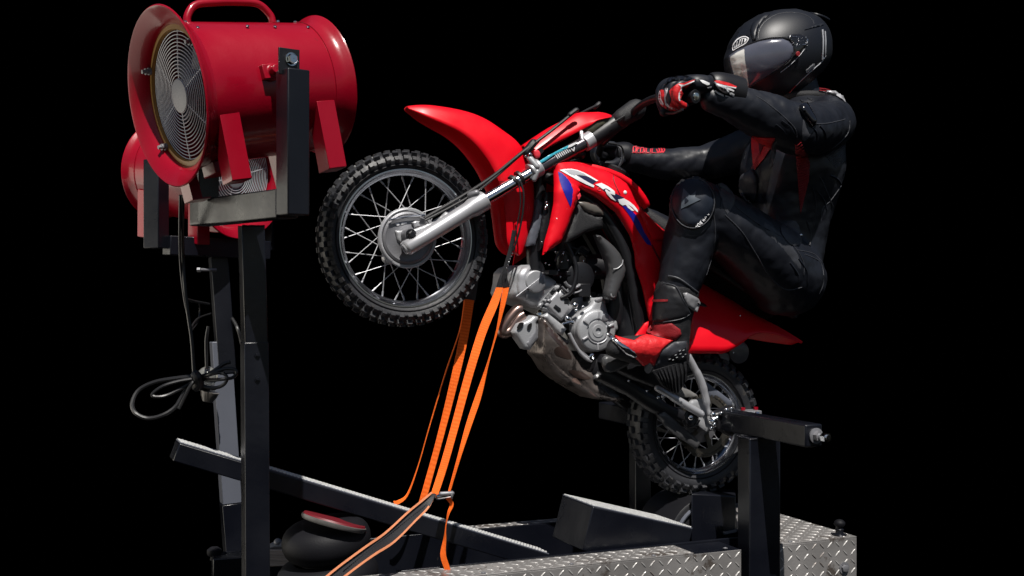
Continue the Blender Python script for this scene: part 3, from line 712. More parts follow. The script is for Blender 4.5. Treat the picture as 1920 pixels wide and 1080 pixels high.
# ================================================================== MOTORCYCLE
bike = thing('dirt_bike', 'red dirt motorcycle held nose up in the rig with its front wheel in the air', 'motorcycle')
FW = R(757, 447, 0); RWc = R(1300, 793, 0)
bike.location = L(.1, 0, ZD)
def make_wheel(c, r_out, r_rim, tw, name, nknob, spokes, hubr, near_parts, rot=0):
    """c centre; axis N"""
    def W(r, a, w_): return c + (U*math.cos(a)+Z*math.sin(a))*r + N*w_
    # rim is the part; tyre, spokes, hub are its sub-parts
    q = M(); rp = [(-tw*.36, r_rim+.003), (-tw*.40, r_rim+.003), (-tw*.40, r_rim), (-tw*.33, r_rim-.004), (-tw*.26, r_rim-.006), (-tw*.18, r_rim-.014), (0, r_rim-.017), (tw*.18, r_rim-.014), (tw*.26, r_rim-.006), (tw*.33, r_rim-.004), (tw*.40, r_rim), (tw*.40, r_rim+.003), (tw*.36, r_rim+.003), (tw*.3, r_rim)]
    q.revolve(c, N, rp, 96); rim = q.build(name, RIMM, bike, smooth=35)
    q = M(); k = r_out-.010; side = tw/2
    tp = [(-tw*.36, r_rim+.001), (-side*.92, r_rim+.018), (-side*.98, (r_rim+k)/2+.002), (-side*.92, k-.020), (-side*.72, k-.007), (-side*.4, k-.001), (0, k), (side*.4, k-.001), (side*.72, k-.007), (side*.92, k-.020), (side*.98, (r_rim+k)/2+.002), (side*.92, r_rim+.018), (tw*.36, r_rim+.001)]
    tp = [tuple(p) for p in cr(tp, 3)]
    q.revolve(c, N, tp, 120)
    # bead ring ridge
    def knob(a, wc, rr, la, lw, hh, tilt=0.0):
        er = (U*math.cos(a)+Z*math.sin(a)); et = (-U*math.sin(a)+Z*math.cos(a)); ew = N
        er2 = (er*math.cos(tilt)+ew*math.sin(tilt)); ew2 = (ew*math.cos(tilt)-er*math.sin(tilt))
        b0 = c+er*rr+ew*wc; vs = []
        for hz, sc_ in ((-.006, 1.0), (hh, .86)):
            for x, y in ((-1, -1), (1, -1), (1, 1), (-1, 1)): vs.append(b0+er2*hz+et*x*la/2*sc_+ew2*y*lw/2*sc_)
        q.add(vs, [(0, 3, 2, 1), (4, 5, 6, 7), (0, 1, 5, 4), (1, 2, 6, 5), (2, 3, 7, 6), (3, 0, 4, 7)])
    for i in range(nknob):
        a = 2*PI*i/nknob+rot; p = 2*PI/nknob; ln = r_out*p
        if i % 2: knob(a, 0, k-.002, ln*.60, tw*.20, .012); 
        else:
            for s in (-1, 1): knob(a, s*tw*.15, k-.003, ln*.55, tw*.17, .012)
        for s in (-1, 1):
            knob(a+p*.5, s*tw*.335, k-.010, ln*.60, tw*.15, .013, s*.45)
            knob(a+(p*.5 if i % 2 else p*.5), s*side*.86, k-.022, ln*.50, .014, .014 if i % 2 else .011, s*.95)
    ty = q.build('tyre', RUB, rim, smooth=32)
    q = M()
    for s in (-1, 1): q.tube([W(r_rim+.013, 2*PI*i/90, s*side*.90) for i in range(90)], .0022, 6, closed=True)
    q.build('bead_ridge', RUBS, rim)
    for i in range(spokes):
        g = i//2; s = 1 if g % 2 else -1; d = 1 if i % 2 else -1
        a0 = 2*PI*i/spokes+rot; 
        a1 = a0 + d*1.05
        p0 = W(hubr, a1, s*tw*.30); p1 = W(r_rim-.010, a0, s*tw*.05)
        q = M(); q.tube([p0, p0.lerp(p1, .88)], .00145, 6); q.tube([p0.lerp(p1, .87), p1], .0026, 6); q.build('spoke', SPOKE, rim)
    return rim, W
fwheel, WF_ = make_wheel(FW, .2465, .188, .076, 'front_wheel', 54, 32, .055, True, .03)
q = M(); q.revolve(FW, N, [(-.045, .001), (-.045, .05), (-.04, .064), (-.025, .064), (-.02, .05), (.01, .05), (.016, .080), (.034, .084), (.038, .081), (.038, .075), (.034, .073), (.032, .001)], 56); hub = q.build('hub', ALU, fwheel)
bp = M(); bp.revolve(FW, N, [(.030, .073), (.040, .072), (.043, .066), (.040, .060), (.042, .034), (.046, .026), (.046, .001)], 48); bpo = bp.build('brake_plate', ALUD, bike)
Z6 = lambda pts: zz(680, 380, 7.7125, pts)
q = M(); q.tube(Rp([(p[0], p[1], .050) for p in Z6([(380, 250), (500, 225), (640, 205), (780, 190), (900, 180)])]), .0028, 8); q.build('brake_rod', CHROME, bpo)
panel('brake_lever', Z6([(470, 405), (620, 398), (740, 385), (930, 335), (1060, 275), (1080, 330), (830, 430), (760, 500), (640, 560), (540, 590), (500, 540)]), .046, ALU, bpo, thick=.004, h=.004, rad=4, step=3)
panel('cast_mark', Z6([(470, 300), (520, 290), (545, 318), (500, 338)]), .043, WHITE, bpo, thick=.004, h=.001, rad=2, step=2)
panel('cast_mark', Z6([(550, 292), (632, 280), (636, 302), (560, 322)]), .043, WHITE, bpo, thick=.004, h=.001, rad=2, step=2)
panel('cam_arm', Z6([(715, 290), (760, 262), (825, 265), (820, 300), (845, 350), (750, 370), (735, 320)]), .050, ALUS, bpo, thick=.008, h=.003, rad=3, step=2)
q = M(); q.tube([WF_(.078, a_, .036) for a_ in np.linspace(PI*.50, PI*1.30, 30)], .0042, 8); q.build('hub_lip', ALUS, bpo)
# fork
LW = .085
q = M()
fa, fb = R(762, 466, LW), R(903, 379, LW)
ft = (fb-fa).normalized()
q.tube([fa-ft*.004, fa, fa+ft*.004, fa+ft*.07, fb-ft*.045, fb-ft*.03, fb+ft*.010, fb+ft*.013], [.012, .019, .0215, .0215, .0235, .0275, .0285, .025], 28)
q.revolve(fa-ft*.003, -ft, [(0, .016), (.004, .014), (.004, .010), (.001, .009), (.001, .001)], 20)
fo = q.build('fork_lower', ALUS, bike)
panel('axle_lug', Z6([(560, 600), (700, 400), (1080, 260), (1200, 130), (1250, 150), (1100, 320), (870, 560), (700, 640)]), LW-.014, ALU, bike, thick=.012, h=.004, rad=4, step=4)
q = M(); ap = R(769, 440, LW-.005); q.revolve(ap, N, [(-.03, .001), (-.03, .017), (.004, .017), (.006, .0165), (.006, .001)], 28); q.build('axle_boss', ALUD, bike)
q = M(); q.revolve(ap+N*.006, N, [(0, .015), (.004, .015), (.004, .012)], 24); q.revolve(ap+N*.01, N, [(0, .012), (.010, .011), (.012, .008), (.012, .001)], 6); q.build('axle_nut', BLKP, bike, smooth=30)
ua, ub_ = fb+ft*.010, R(1003, 320, LW); uc = R(1100, 266, LW)
q = M(); q.tube([ua, ub_], .0175, 24); q.build('fork_stanchion', CHROME, bike)
q = M(); q.tube([ub_, uc], .0195, 24); q.build('fork_stanchion', mat('dark_anodised', (.10, .09, .10), .25, metal=.8), bike)
q = M(); q.tube([mir(fa), mir(fb)], [.019, .024], 20, round_ends=True); q.build('fork_lower', ALUS, bike)
q = M(); q.tube([mir(ua), mir(uc)], .0175, 16); q.build('fork_stanchion', CHROME, bike)
# clamps
q = M()
for t_ in (0.0,):
    c = R(1003, 318, LW); q.tube([c-ft*.018, c-ft*.016, c+ft*.016, c+ft*.018], [.022, .026, .026, .022], 20); q.beam(c, mir(c), ft, .034, .03)
    q.tube([R(994, 298, LW+.01), R(1006, 312, LW+.02)], .010, 10, round_ends=True); q.tube([R(1007, 322, LW+.02), R(1002, 336, LW+.015)], .008, 10, round_ends=True)
q.build('lower_triple_clamp', ALU, bike, bevel=.002)
q = M(); q.tube([uc-ft*.012, uc-ft*.010, uc+ft*.018, uc+ft*.020], [.021, .025, .025, .021], 24); q.beam(uc+ft*.004, mir(uc+ft*.004), ft, .026, .022); q.tube([R(1090, 248, LW), R(1092, 262, LW+.01)], .006, 8, round_ends=True)
q.build('upper_triple_clamp', ALUS, bike)
q = M()
for s in (.985, ): q.tube([R(974, 334, LW)-ft*.004, R(974, 334, LW)+ft*.004], .022, 20)
q.tube([R(966, 338, LW), R(962, 342, LW)], .021, 20)
q.build('fork_seal_ring', BLKP, bike)
# cyan film and ribbed strip on the upper leg
tub = bvh_of(bike.children[-1]) if False else None
CL = lambda pts: zz(960, 240, 9, pts)
panel('cyan_film', CL([(385, 610), (620, 460), (820, 355), (960, 290), (1085, 235), (1110, 250), (1000, 315), (860, 380), (700, 460), (560, 560), (400, 640)]), LW+.02, CYAN, bike, thick=.002, h=.002, rad=3, step=3)
panel('painted_film_glare', CL([(960, 290), (1085, 233), (1110, 250), (1000, 318), (940, 335)]), LW+.0232, WHITE, bike, thick=.001, h=.0005, rad=3, step=3)  # glare painted in white over the upper end of the cyan film
q = M()
for i in range(8):
    t_ = i/7; x0, y0 = 760+t_*210, 485-t_*118
    q.tube(Rp([(960+(x0-30)/9, 240+(y0-35)/9, LW+.018), (960+(x0+14)/9, 240+(y0+30)/9, LW+.019)], 2), .0018, 6)
q.tube(Rp([(p[0], p[1], LW+.02) for p in CL([(1000, 350), (1040, 390), (1050, 320)])], 2), .0018, 6)
q.build('printed_scale', WHITE, bike)
q = M(); q.tube(Rp([(1045, 300, .03), (1075, 290, .03), (1088, 290, .03)]), .016, 12, round_ends=True); q.tube(Rp([(1060, 305, .03), (1080, 300, .03)]), .012, 10, round_ends=True); q.build('steering_stop', BLKP, bike)
# front fender
def frow(rg, eg, hw, sh=.55, peak=.012):
    r = R(rg[0], rg[1], 0); e = R(eg[0], eg[1], hw); m_ = r.lerp(e, .5)+(r-e).normalized()*0.0; s1 = R(rg[0], rg[1], 0)+N*hw*sh; s1 = s1.lerp(e, .18)
    row = [e, s1.lerp(e, .5), s1, r.lerp(s1, .5)+(r-e).normalized()*.001, r]
    return row+[mirU(p) for p in reversed(row[:-1])]
ff_ = [((763, 199), (764, 202), .018), ((790, 196), (800, 218), .045), ((820, 198), (835, 233), .058), ((852, 203), (862, 246), .064), ((885, 211), (887, 265), .066), ((915, 224), (907, 288), .066), ((945, 244), (922, 311), .064), ((970, 263), (934, 336), .062), ((988, 290), (944, 365), .058), ((999, 325), (948, 400), .054), ((1003, 365), (950, 430), .050), ((1001, 400), (952, 456), .046), ((990, 440), (962, 474), .040), ((979, 470), (974, 480), .03)]
loft('front_fender', [frow(*f) for f in ff_], RED, bike, .003)
# front number plate
ZF = lambda pts: zz(900, 160, 5.4, pts)
nsec = [((560, 700), (436, 612)), ((640, 655), (560, 525)), ((760, 580), (715, 425)), ((920, 505), (870, 345)), ((1060, 432), (985, 284)), ((1130, 395), (1110, 278)), ((1190, 350), (1240, 277)), ((1300, 322), (1350, 312))]
rows = []
for lo, hi in nsec:
    l = ZF([lo])[0]; h_ = ZF([hi])[0]; e = R(l[0], l[1], .078); t_ = R(h_[0], h_[1], .045); c_ = R(h_[0], h_[1], 0)+Z*.004
    row = [e, e.lerp(t_, .5)+N*.006, e.lerp(t_, .88)+N*.004, t_, c_]; rows.append(row+[mir(p) for p in reversed(row[:-1])])
loft('number_plate', rows, RED, bike, .003)
panel('plate_button', ZF([(545, 660), (570, 650), (600, 665), (612, 700), (605, 730), (580, 738), (558, 720), (548, 690)]), .09, PINKR, bike, thick=.004, h=.003, rad=4, step=3, smooth=3)
panel('plate_inner', ZF([(1060, 430), (1110, 400), (1180, 345), (1280, 325), (1320, 345), (1270, 390), (1150, 470), (1100, 500)]), .07, mat('olive_inner', (.05, .05, .03), .6, var=.5, vscale=30, bump=.8, bscale=60), bike, thick=.02, h=.003, rad=4, step=4)
panel('plate_tab', ZF([(1040, 485), (1120, 472), (1090, 505)]), .078, PINKR, bike, thick=.003, step=3)
q = M(); q.beam(R(992, 300, .05), R(1010, 282, .05), N, .06, .012); q.tube([R(986, 285, .085), R(1000, 268, .085)], .012, 8, round_ends=True); q.build('plate_bracket', BLKP, bike)
q = M(); q.ball(R(994, 290, .1), .007, N, .8, 8); q.ball(R(986, 293, .1), .004, N, .8, 8); q.build('bracket_screw', CHROME, bike)
# handlebar
HG = R(1302, 181, .395); HB = R(1262, 183, .29)
q = M(); q.tube([R(1112, 260, .05), R(1185, 210, .06)], .026, 18, round_ends=True); q.build('bar_pad', BLKP, bike)
q = M(); q.tube([R(1165, 222, .07), R(1192, 205, .08)], [.027, .031], 14, round_ends=True); q.tube(Rp([(1146, 232, .09), (1172, 216, .10)]), .002, 6); q.build('pad_cap', BLKT, bike)
q = M()
hp = Rp([(1130, 268, -.02, ), (1165, 232, .04), (1188, 210, .10), (1206, 195, .17), (1224, 186, .23), (1240, 183, .28), (1276, 182, .34), (1303, 181, .395)], 5)
q.tube(hp, .0112, 16); q.tube(Rp([(1130, 268, -.02), (1128, 272, -.08), (1124, 285, -.16), (1128, 290, -.24), (1138, 292, -.37)], 5), .0112, 14)
q.build('handlebar', BLKP, bike)
g0 = Vector(hp[-8]); q = M(); q.tube([g0, HG], .0165, 20, round_ends=False); grip = q.build('grip', RUBS, bike)
gd_ = (HG-g0).normalized()
q = M(); q.revolve(HG, gd_, [(0, .0165), (.003, .019), (.006, .018), (.006, .001)], 24); q.build('grip_end', BLKP, grip)
q = M(); q.revolve(HG+gd_*.006, gd_, [(0, .011), (.002, .010), (.003, .001)], 20); q.build('end_plug', CHROME, grip)
q = M(); q.tube(Rp([(1232, 190, .27), (1240, 208, .30), (1262, 212, .36), (1280, 205, .40)]), .004, 8); q.build('clutch_lever', BLKP, bike)
# cables and lines
q = M()
Z4 = lambda pts: zz(740, 160, 3, pts)
for pts, r_ in (([(170, 745, .06), (400, 610, .07), (560, 505, .08), (720, 375, .09), (880, 255, .09), (1015, 145, .08)], .0048),
                ([(170, 760, .062), (420, 625, .07), (570, 512, .08), (740, 365, .08), (930, 225, .02), (1060, 150, -.02), (1155, 105, -.04)], .0038)):
    q.tube(Rp([(p[0], p[1], p[2]) for p in Z4(pts)]), r_, 8)
q.tube(Rp([(p[0], p[1], .085) for p in Z4([(985, 165), (1015, 142), (1025, 138)])]), .007, 8, round_ends=True)
q.tube(Rp([(p[0], p[1], -.04) for p in Z4([(1125, 125), (1150, 102)])]), .007, 8, round_ends=True)
q.build('brake_line', CABLE, bike)
q = M()
q.tube(Rp([(700, 483, .09), (705, 520, .10), (712, 560, .10), (716, 600, .10)][:0] or [(976, 340, .11), (982, 365, .115), (980, 400, .11), (972, 440, .10), (962, 470, .09)]), .003, 8)
q.tube(Rp([(972, 338, .11), (976, 380, .112), (968, 430, .10), (960, 470, .09)]), .002, 8)
q.tube(Rp([(1140, 268, -.2), (1165, 275, -.2), (1168, 300, -.2), (1155, 320, -.1)]), .003, 8)
q.tube(Rp([(1060, 470, .04), (1075, 480, .05), (1090, 462, .05), (1105, 470, .05)]), .003, 8)
q.tube(Rp([(1040, 490, .05), (1052, 470, .05), (1075, 465, .05), (1100, 480, .05)]), .0035, 8)
split_build(q, 'hose', CABLE, bike)
q = M(); q.tube([R(893, 362, LW+.01), R(882, 366, LW)], .010, 10, round_ends=True); q.build('line_clamp', ALUD, bike)
# frame and radiator zone
q = M()
q.tube(Rp([(1012, 322, 0), (1008, 400, 0), (1000, 470, 0), (1010, 540, 0), (1040, 620, 0)]), .022, 14)
q.tube(Rp([(1022, 330, .02), (1080, 360, .05), (1130, 400, .07), (1170, 470, .08), (1190, 560, .08), (1200, 640, .08), (1175, 700, .07)]), .017, 14)
q.tube(Rp([(1022, 330, -.02), (1080, 360, -.05), (1130, 400, -.07), (1170, 470, -.08), (1190, 560, -.08), (1200, 640, -.08), (1175, 700, -.07)]), .017, 14)
q.tube(Rp([(1190, 560, .06), (1280, 560, .06), (1360, 600, .05)]), .012, 12); q.tube(Rp([(1190, 560, -.06), (1280, 560, -.06), (1360, 600, -.05)]), .012, 12)
q.tube(Rp([(1000, 480, 0), (1080, 640, 0), (1160, 700, 0)]), .015, 12)
q.build('frame', BLKP, bike)
panel('radiator_guard', Z4([(800, 640), (835, 660), (820, 800), (790, 900), (745, 905), (760, 820), (790, 730)]), .03, SLATE, bike, thick=.05, h=.004, rad=5, step=4)
panel('radiator_guard', Z4([(845, 600), (895, 600), (885, 760), (850, 880), (815, 930), (820, 820), (840, 700)]), .04, BLKP, bike, thick=.08, h=.004, rad=5, step=4)
q = M(); 
for (x, y) in ((855, 660), (850, 690), (858, 680)): q.ball(R(740+x/3, 160+y/3, .05), .006, N, .8, 8)
for (x, y) in ((830, 883), (850, 1000), (905, 937), (975, 985), (870, 1010)): q.ball(R(740+x/3, 160+y/3, .06), .003, N, .8, 8)
rr = random.Random(3)
for i in range(26): q.ball(R(rr.uniform(1030, 1120), rr.uniform(470, 560), rr.uniform(.0, .05)), rr.uniform(.002, .005), N, .8, 8)
split_build(q, 'frame_bolt', CHROME, bike)
q = M()
rr = random.Random(5)                                          # carburettor and intake clutter
q.revolve(R(1075, 520, .0), N, [(-.05, .001), (-.05, .045), (.05, .045), (.055, .03), (.055, .001)], 28)
q.revolve(R(1120, 500, .0), U, [(-.05, .001), (-.05, .035), (.05, .04), (.05, .001)], 24)
q.revolve(R(1060, 480, .01), Z, [(-.04, .001), (-.04, .028), (.04, .028), (.04, .001)], 24)
for i in range(14):
    x, y = rr.uniform(1030, 1130), rr.uniform(455, 575); q.box(R(x, y, rr.uniform(0, .05)), U, N, Z, rr.uniform(.012, .04), rr.uniform(.01, .04), rr.uniform(.012, .04))
q.tube(Rp([(1060, 450, .05), (1080, 500, .06), (1072, 545, .06), (1050, 560, .05)]), .007, 10)
q.build('carburettor', BLKP, bike, bevel=.002)
q = M(); q.tube([R(1075, 520, .056)+(U*math.cos(a_)+Z*math.sin(a_))*.03 for a_ in np.linspace(PI*1.15, PI*1.75, 12)], .005, 8); q.tube([R(1075, 520, .054)+(U*math.cos(a_)+Z*math.sin(a_))*.045 for a_ in np.linspace(PI*1.2, PI*1.7, 12)], .003, 8); q.build('carburettor_band', ALUD, bike)
# tank shroud side panel + markings
Z8 = lambda pts: zz(1000, 280, 4.91, pts)
body_poly = [(1028, 299), (1042, 297.5), (1067, 301), (1094, 306), (1122, 316), (1143, 324), (1163, 335), (1175, 344), (1183, 357), (1190, 374), (1194, 382), (1204, 394), (1228, 418), (1255, 441), (1258, 462), (1262, 520), (1268, 600), (1256, 640), (1222, 640), (1218, 600), (1206, 540), (1193, 500), (1191, 473), (1183, 443), (1169, 418), (1155, 398), (1132, 380), (1114, 366), (1096, 357), (1087, 352), (1082, 378), (1073, 402), (1061, 435), (1051, 455), (1018, 478), (1022, 453), (1031, 422), (1039, 382), (1040, 347), (1039, 317)]
def wbody(x, y): return .085+.025*max(0, min(1, (y-300)/60)) - .02*max(0, min(1, (x-1180)/80))
shroud = panel('tank_shroud', body_poly, wbody, RED, bike, thick=.006, h=.016, rad=26, step=5, mirror=True)
bs = bvh_of(shroud)
# panel crease: raised side cover
drape('side_cover', Z8([(945, 500), (1000, 560), (1120, 680), (1250, 790), (1240, 850), (1095, 835), (1050, 750), (1000, 640), (960, 560)]), bs, RED, bike, off=.003, h=.006, rad=4, step=4)
drape('chin_facet', Z8([(250, 215), (330, 260), (430, 370), (380, 500), (345, 560), (362, 370), (330, 290)]), bs, RED, bike, off=.0006, h=.003, rad=5, step=4)
q = M(); drape_line(q, Z8([(735, 240), (745, 300), (790, 400), (800, 410)]), bs, .0015); drape_line(q, Z8([(195, 330), (150, 640), (90, 965)]), bs, .0008)
drape_line(q, Z8([(1090, 880), (1140, 980), (1190, 1070)]), bs, .003)
split_build(q, 'panel_seam', FANIN, bike)
deco = M()
drape('blue_flash', Z8([(228, 205), (262, 218), (315, 268), (350, 325), (367, 375), (358, 480), (342, 532), (300, 440), (262, 350), (240, 280)]), bs, BLUE, shroud, off=.0012, step=3)
drape('blue_flash', Z8([(815, 515), (870, 530), (940, 600), (985, 680), (1020, 760), (1075, 850), (1088, 888), (1045, 872), (1000, 810), (950, 730), (900, 630), (850, 560)]), bs, BLUE, shroud, off=.0012, step=3)
ZL = lambda pts: zz(1040, 305, 10.8, pts)
drape('navy_shadow', ZL([(400, 235), (560, 248), (650, 258), (740, 305), (850, 370), (770, 440), (640, 395), (500, 310)]), bs, NAVY, shroud, off=.0012, step=2.2)
drape('navy_shadow', ZL([(960, 545), (1010, 500), (1180, 575), (1100, 600), (1040, 590)]), bs, NAVY, shroud, off=.0012, step=2)
drape('navy_shadow', ZL([(1120, 628), (1215, 640), (1235, 625), (1300, 655), (1405, 712), (1400, 740), (1300, 760), (1290, 800), (1235, 775), (1170, 700)]), bs, NAVY, shroud, off=.0012, step=2.2)
drape('letter', ZL([(100, 150), (200, 130), (330, 125), (460, 150), (600, 205), (720, 270), (880, 365), (840, 377), (740, 318), (650, 272), (560, 260), (430, 248), (520, 305), (640, 375), (805, 466), (785, 502), (640, 440), (430, 338), (230, 224)]), bs, WHITE, shroud, off=.0019, step=2)
drape('letter_shade', ZL([(200, 150), (330, 140), (450, 165), (600, 225), (640, 262), (560, 252), (430, 240), (400, 262), (300, 225)]), bs, SILV, shroud, off=.0024, step=2)
drape('letter', ZL([(820, 440), (945, 410), (1080, 480), (1215, 580), (1220, 660), (1125, 630), (1180, 700), (1242, 778), (1140, 725), (1060, 640), (1015, 552), (1040, 540), (1100, 582), (1140, 580), (1040, 520), (975, 541), (900, 485)]), bs, WHITE, shroud, off=.0019, step=2)
drape('letter', ZL([(1280, 745), (1400, 722), (1500, 780), (1600, 860), (1670, 950), (1688, 1008), (1650, 985), (1560, 895), (1475, 838), (1540, 905), (1610, 975), (1560, 972), (1480, 912), (1440, 852), (1370, 866), (1310, 822)]), bs, WHITE, shroud, off=.0019, step=2)
q = M()
for i in range(7):
    x0 = 662+i*17; y0 = 305+i*9.5
    drape_line(q, Z8([(x0, y0-5), (x0+3, y0+7)]), bs, .0009, k=3); 
drape_line(q, Z8([(590, 360), (605, 355), (622, 362)]), bs, .0008, k=3); drape_line(q, Z8([(586, 370), (603, 380), (622, 378)]), bs, .0008, k=3)
q.build('small_lettering', PINKR, shroud)
q = M(); p, nn = hit(bs, 1172, 361); q.ball(p, .006, N, .5, 12); p, nn = hit(bs, 1044, 410); q.ball(p, .002, N, .5, 8); q.build('panel_screw', WHITE, bike)
panel('shroud_tab', Z8([(405, 430), (430, 400), (440, 430), (415, 465)]), .12, PINKR, bike, thick=.01, h=.002, rad=3, step=3)
# tank top, cap
q = M(); rows = []
for (x, y, hw) in ((1030, 300, .03), (1070, 300, .07), (1120, 314, .085), (1160, 332, .085), (1190, 365, .075), (1200, 385, .07)):
    c_ = R(x, y, 0)-Z*.022; rows.append([c_+N*hw*k_+Z*(.016*(1-k_*k_)+.012*k_) for k_ in (-1, -.6, -.2, .2, .6, 1)])
q.grid(rows); q.build('fuel_tank', RED, bike, solid=.02, subsurf=1)
q = M(); cc = R(1150, 326, 0)-Z*.004; q.revolve(cc, (Z+U*.5-N*0).normalized(), [(0, .001), (0, .045), (.012, .048), (.018, .044), (.02, .001)], 28); q.build('fuel_cap', BLKP, bike)
# textured air shroud and inner black parts
panel('air_scoop', Z8([(420, 480), (470, 560), (560, 600), (640, 610), (640, 730), (560, 745), (480, 770), (400, 820), (270, 880), (300, 760), (350, 620), (395, 480)]), .085, BLKT, bike, thick=.008, h=.012, rad=10, step=5, mirror=True)
panel('scoop_cap', Z8([(415, 480), (470, 482), (590, 500), (630, 550), (655, 605), (560, 602), (480, 570), (440, 530)]), .096, CLAY, bike, thick=.006, h=.006, rad=8, step=4)
panel('side_frame_plate', [(1128, 415), (1155, 400), (1180, 440), (1192, 480), (1206, 545), (1218, 610), (1230, 640), (1190, 640), (1178, 560), (1165, 480)], .075, BLKP, bike, thick=.02, h=.004, rad=8, step=6, mirror=True)
FG = mat('grey_frame_paint', (.055, .055, .058), .38, coat=.2, bump=.06, bscale=200)
panel('frame_spar', [(1117, 440), (1140, 452), (1162, 475), (1172, 500), (1172, 515), (1160, 545), (1155, 560), (1148, 563), (1139, 560), (1136, 548), (1142, 520), (1138, 490)], .10, FG, bike, thick=.02, h=.014, rad=14, step=4, smooth=2)
q = M(); q.tube([R(x, y, .116) for x, y in cr([(1168, 487), (1166, 496), (1158, 503), (1150, 505)], 5)], .0018, 6); q.revolve(R(1149, 552, .108), N, [(0, .009), (.003, .009), (.004, .006), (.002, .001)], 16); q.build('spar_edge', ALU, bike)
# shock and inner dark mass
q = M(); q.tube([R(1195, 520, .03), R(1180, 690, .03)], .05, 16, round_ends=True); q.tube([R(1165, 500, 0), R(1150, 600, 0)], .045, 16, round_ends=True)
q.build('airbox', BLKP, bike)
# engine
ZE = lambda pts: zz(930, 460, 4.908, pts)
head = panel('cylinder_head', ZE([(135, 250), (180, 205), (250, 180), (305, 178), (315, 245), (440, 250), (540, 325), (550, 360), (540, 400), (370, 580), (330, 575), (240, 540), (130, 490), (105, 440), (125, 350)]), .02, ALU, bike, thick=.13, h=.034, rad=26, step=4, mode='edge')
hb = bvh_of(head)
drape('head_cheek', ZE([(310, 182), (240, 200), (195, 270), (190, 380), (210, 470), (330, 395), (280, 340), (290, 280), (330, 250)]), hb, ALUS, head, off=.001, h=.003, rad=5, step=4)
q = M(); p, nn = hit(hb, 1003, 528); q.revolve(R(1003, 528, .052), N, [(-.01, .032), (.006, .032), (.009, .029), (.009, .024), (.007, .001)], 36); q.build('valve_cap', ALU, head)
panel('cap_recess', ZE([(300, 395), (435, 278), (452, 370), (400, 430), (350, 432)]), .064, ALUD, head, thick=.004, h=.001, rad=3, step=3)
q = M(); q.tube([R(968, 556, .058), R(1018, 517, .063)], .0022, 6); q.build('cap_rib', ALUD, head)
drape('head_flange', ZE([(360, 575), (550, 355), (585, 372), (580, 395), (400, 590)]), hb, ALU, head, off=.004, h=.004, rad=4, step=4)
barrel = panel('cylinder_barrel', ZE([(400, 590), (585, 385), (640, 440), (712, 580), (600, 700), (540, 660)]), .035, ALU, bike, thick=.12, h=.014, rad=9, step=4)
panel('barrel_plate', ZE([(450, 545), (560, 425), (620, 470), (690, 580), (595, 690), (540, 640)]), .050, ALUS, barrel, thick=.004, h=.004, rad=4, step=3)
panel('cast_emblem', ZE([(530, 570), (550, 545), (595, 580), (600, 605), (575, 612)]), .056, BLKP, barrel, thick=.003, h=.001, rad=2, step=2)
panel('plug_boss', ZE([(465, 505), (490, 490), (520, 510), (490, 540)]), .054, ALUD, barrel, thick=.006, h=.003, rad=3, step=2)
panel('lower_fin', ZE([(425, 655), (470, 620), (560, 690), (620, 740), (650, 770), (610, 830), (560, 800)]), .045, ALU, barrel, thick=.08, h=.006, rad=5, step=4)
panel('lower_fin', ZE([(400, 660), (430, 665), (600, 830), (680, 890), (650, 920), (560, 870), (430, 730)]), .035, BLKP, barrel, thick=.06, h=.003, rad=5, step=4)
q = M(); q.revolve(R(1011, 586, .056), N, [(0, .009), (.004, .009), (.004, .004), (.002, .001)], 14)
for x, y, r_ in ((725, 550, .010), (660, 675, .009), (700, 710, .008), (720, 565, .006), (740, 600, .006), (800, 570, .006)): q.ball(R(930+x/4.908, 460+y/4.908, .06), r_, N, .8, 10)
q.tube(Rp([(p[0], p[1], .062) for p in ZE([(610, 725), (650, 715), (700, 700)])], 3), .0035, 8)
split_build(q, 'engine_bolt', CHROME, bike)
case = panel('crankcase', ZE([(720, 680), (790, 600), (850, 560), (900, 490), (1000, 470), (1010, 560), (1035, 650), (1110, 700), (1125, 770), (1080, 820), (1000, 860), (940, 960), (880, 990), (800, 980), (740, 900), (715, 780)]), .045, ALU, bike, thick=.14, h=.010, rad=8, step=5)
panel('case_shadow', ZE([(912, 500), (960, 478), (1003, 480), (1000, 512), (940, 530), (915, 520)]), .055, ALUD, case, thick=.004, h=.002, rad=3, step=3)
cc = R(1116, 620, .055)
q = M(); q.revolve(cc, N, [(-.02, .062), (.004, .062), (.012, .060), (.016, .055), (.017, .036), (.013, .034), (.013, .031), (.019, .029), (.019, .019), (.021, .018), (.021, .009), (.016, .008), (.016, .001)], 64); cov = q.build('clutch_cover', ALU, case)
q = M()
for a_ in (.35, 1.5, 2.55, 3.6, 4.7): 
    d = U*math.cos(a_)+Z*math.sin(a_); q.beam(cc+N*.018+d*.036, cc+N*.018+d*.056, N, .006, .006)
split_build(q, 'cover_rib', ALUS, case, bevel=.001)
q = M(); q.tube([cc+N*.0175+(U*math.cos(a_)+Z*math.sin(a_))*.0365 for a_ in np.linspace(3.5, 5.6, 20)], .0022, 6); q.build('cover_arc', ALUS, case)
q = M(); q.revolve(R(1134, 595, .068), N, [(-.01, .011), (.006, .011), (.007, .009), (.006, .001)], 24); q.build('inspection_cap', ALUD, case)
panel('oil_window', ZE([(1020, 770), (1040, 725), (1055, 745), (1050, 790), (1030, 800)]), .073, BLKP, case, thick=.004, step=2, smooth=3)
panel('window_boss', ZE([(990, 790), (1010, 740), (1045, 700), (1070, 740), (1065, 800), (1030, 825)]), .068, ALUS, case, thick=.008, h=.003, rad=3, step=3)
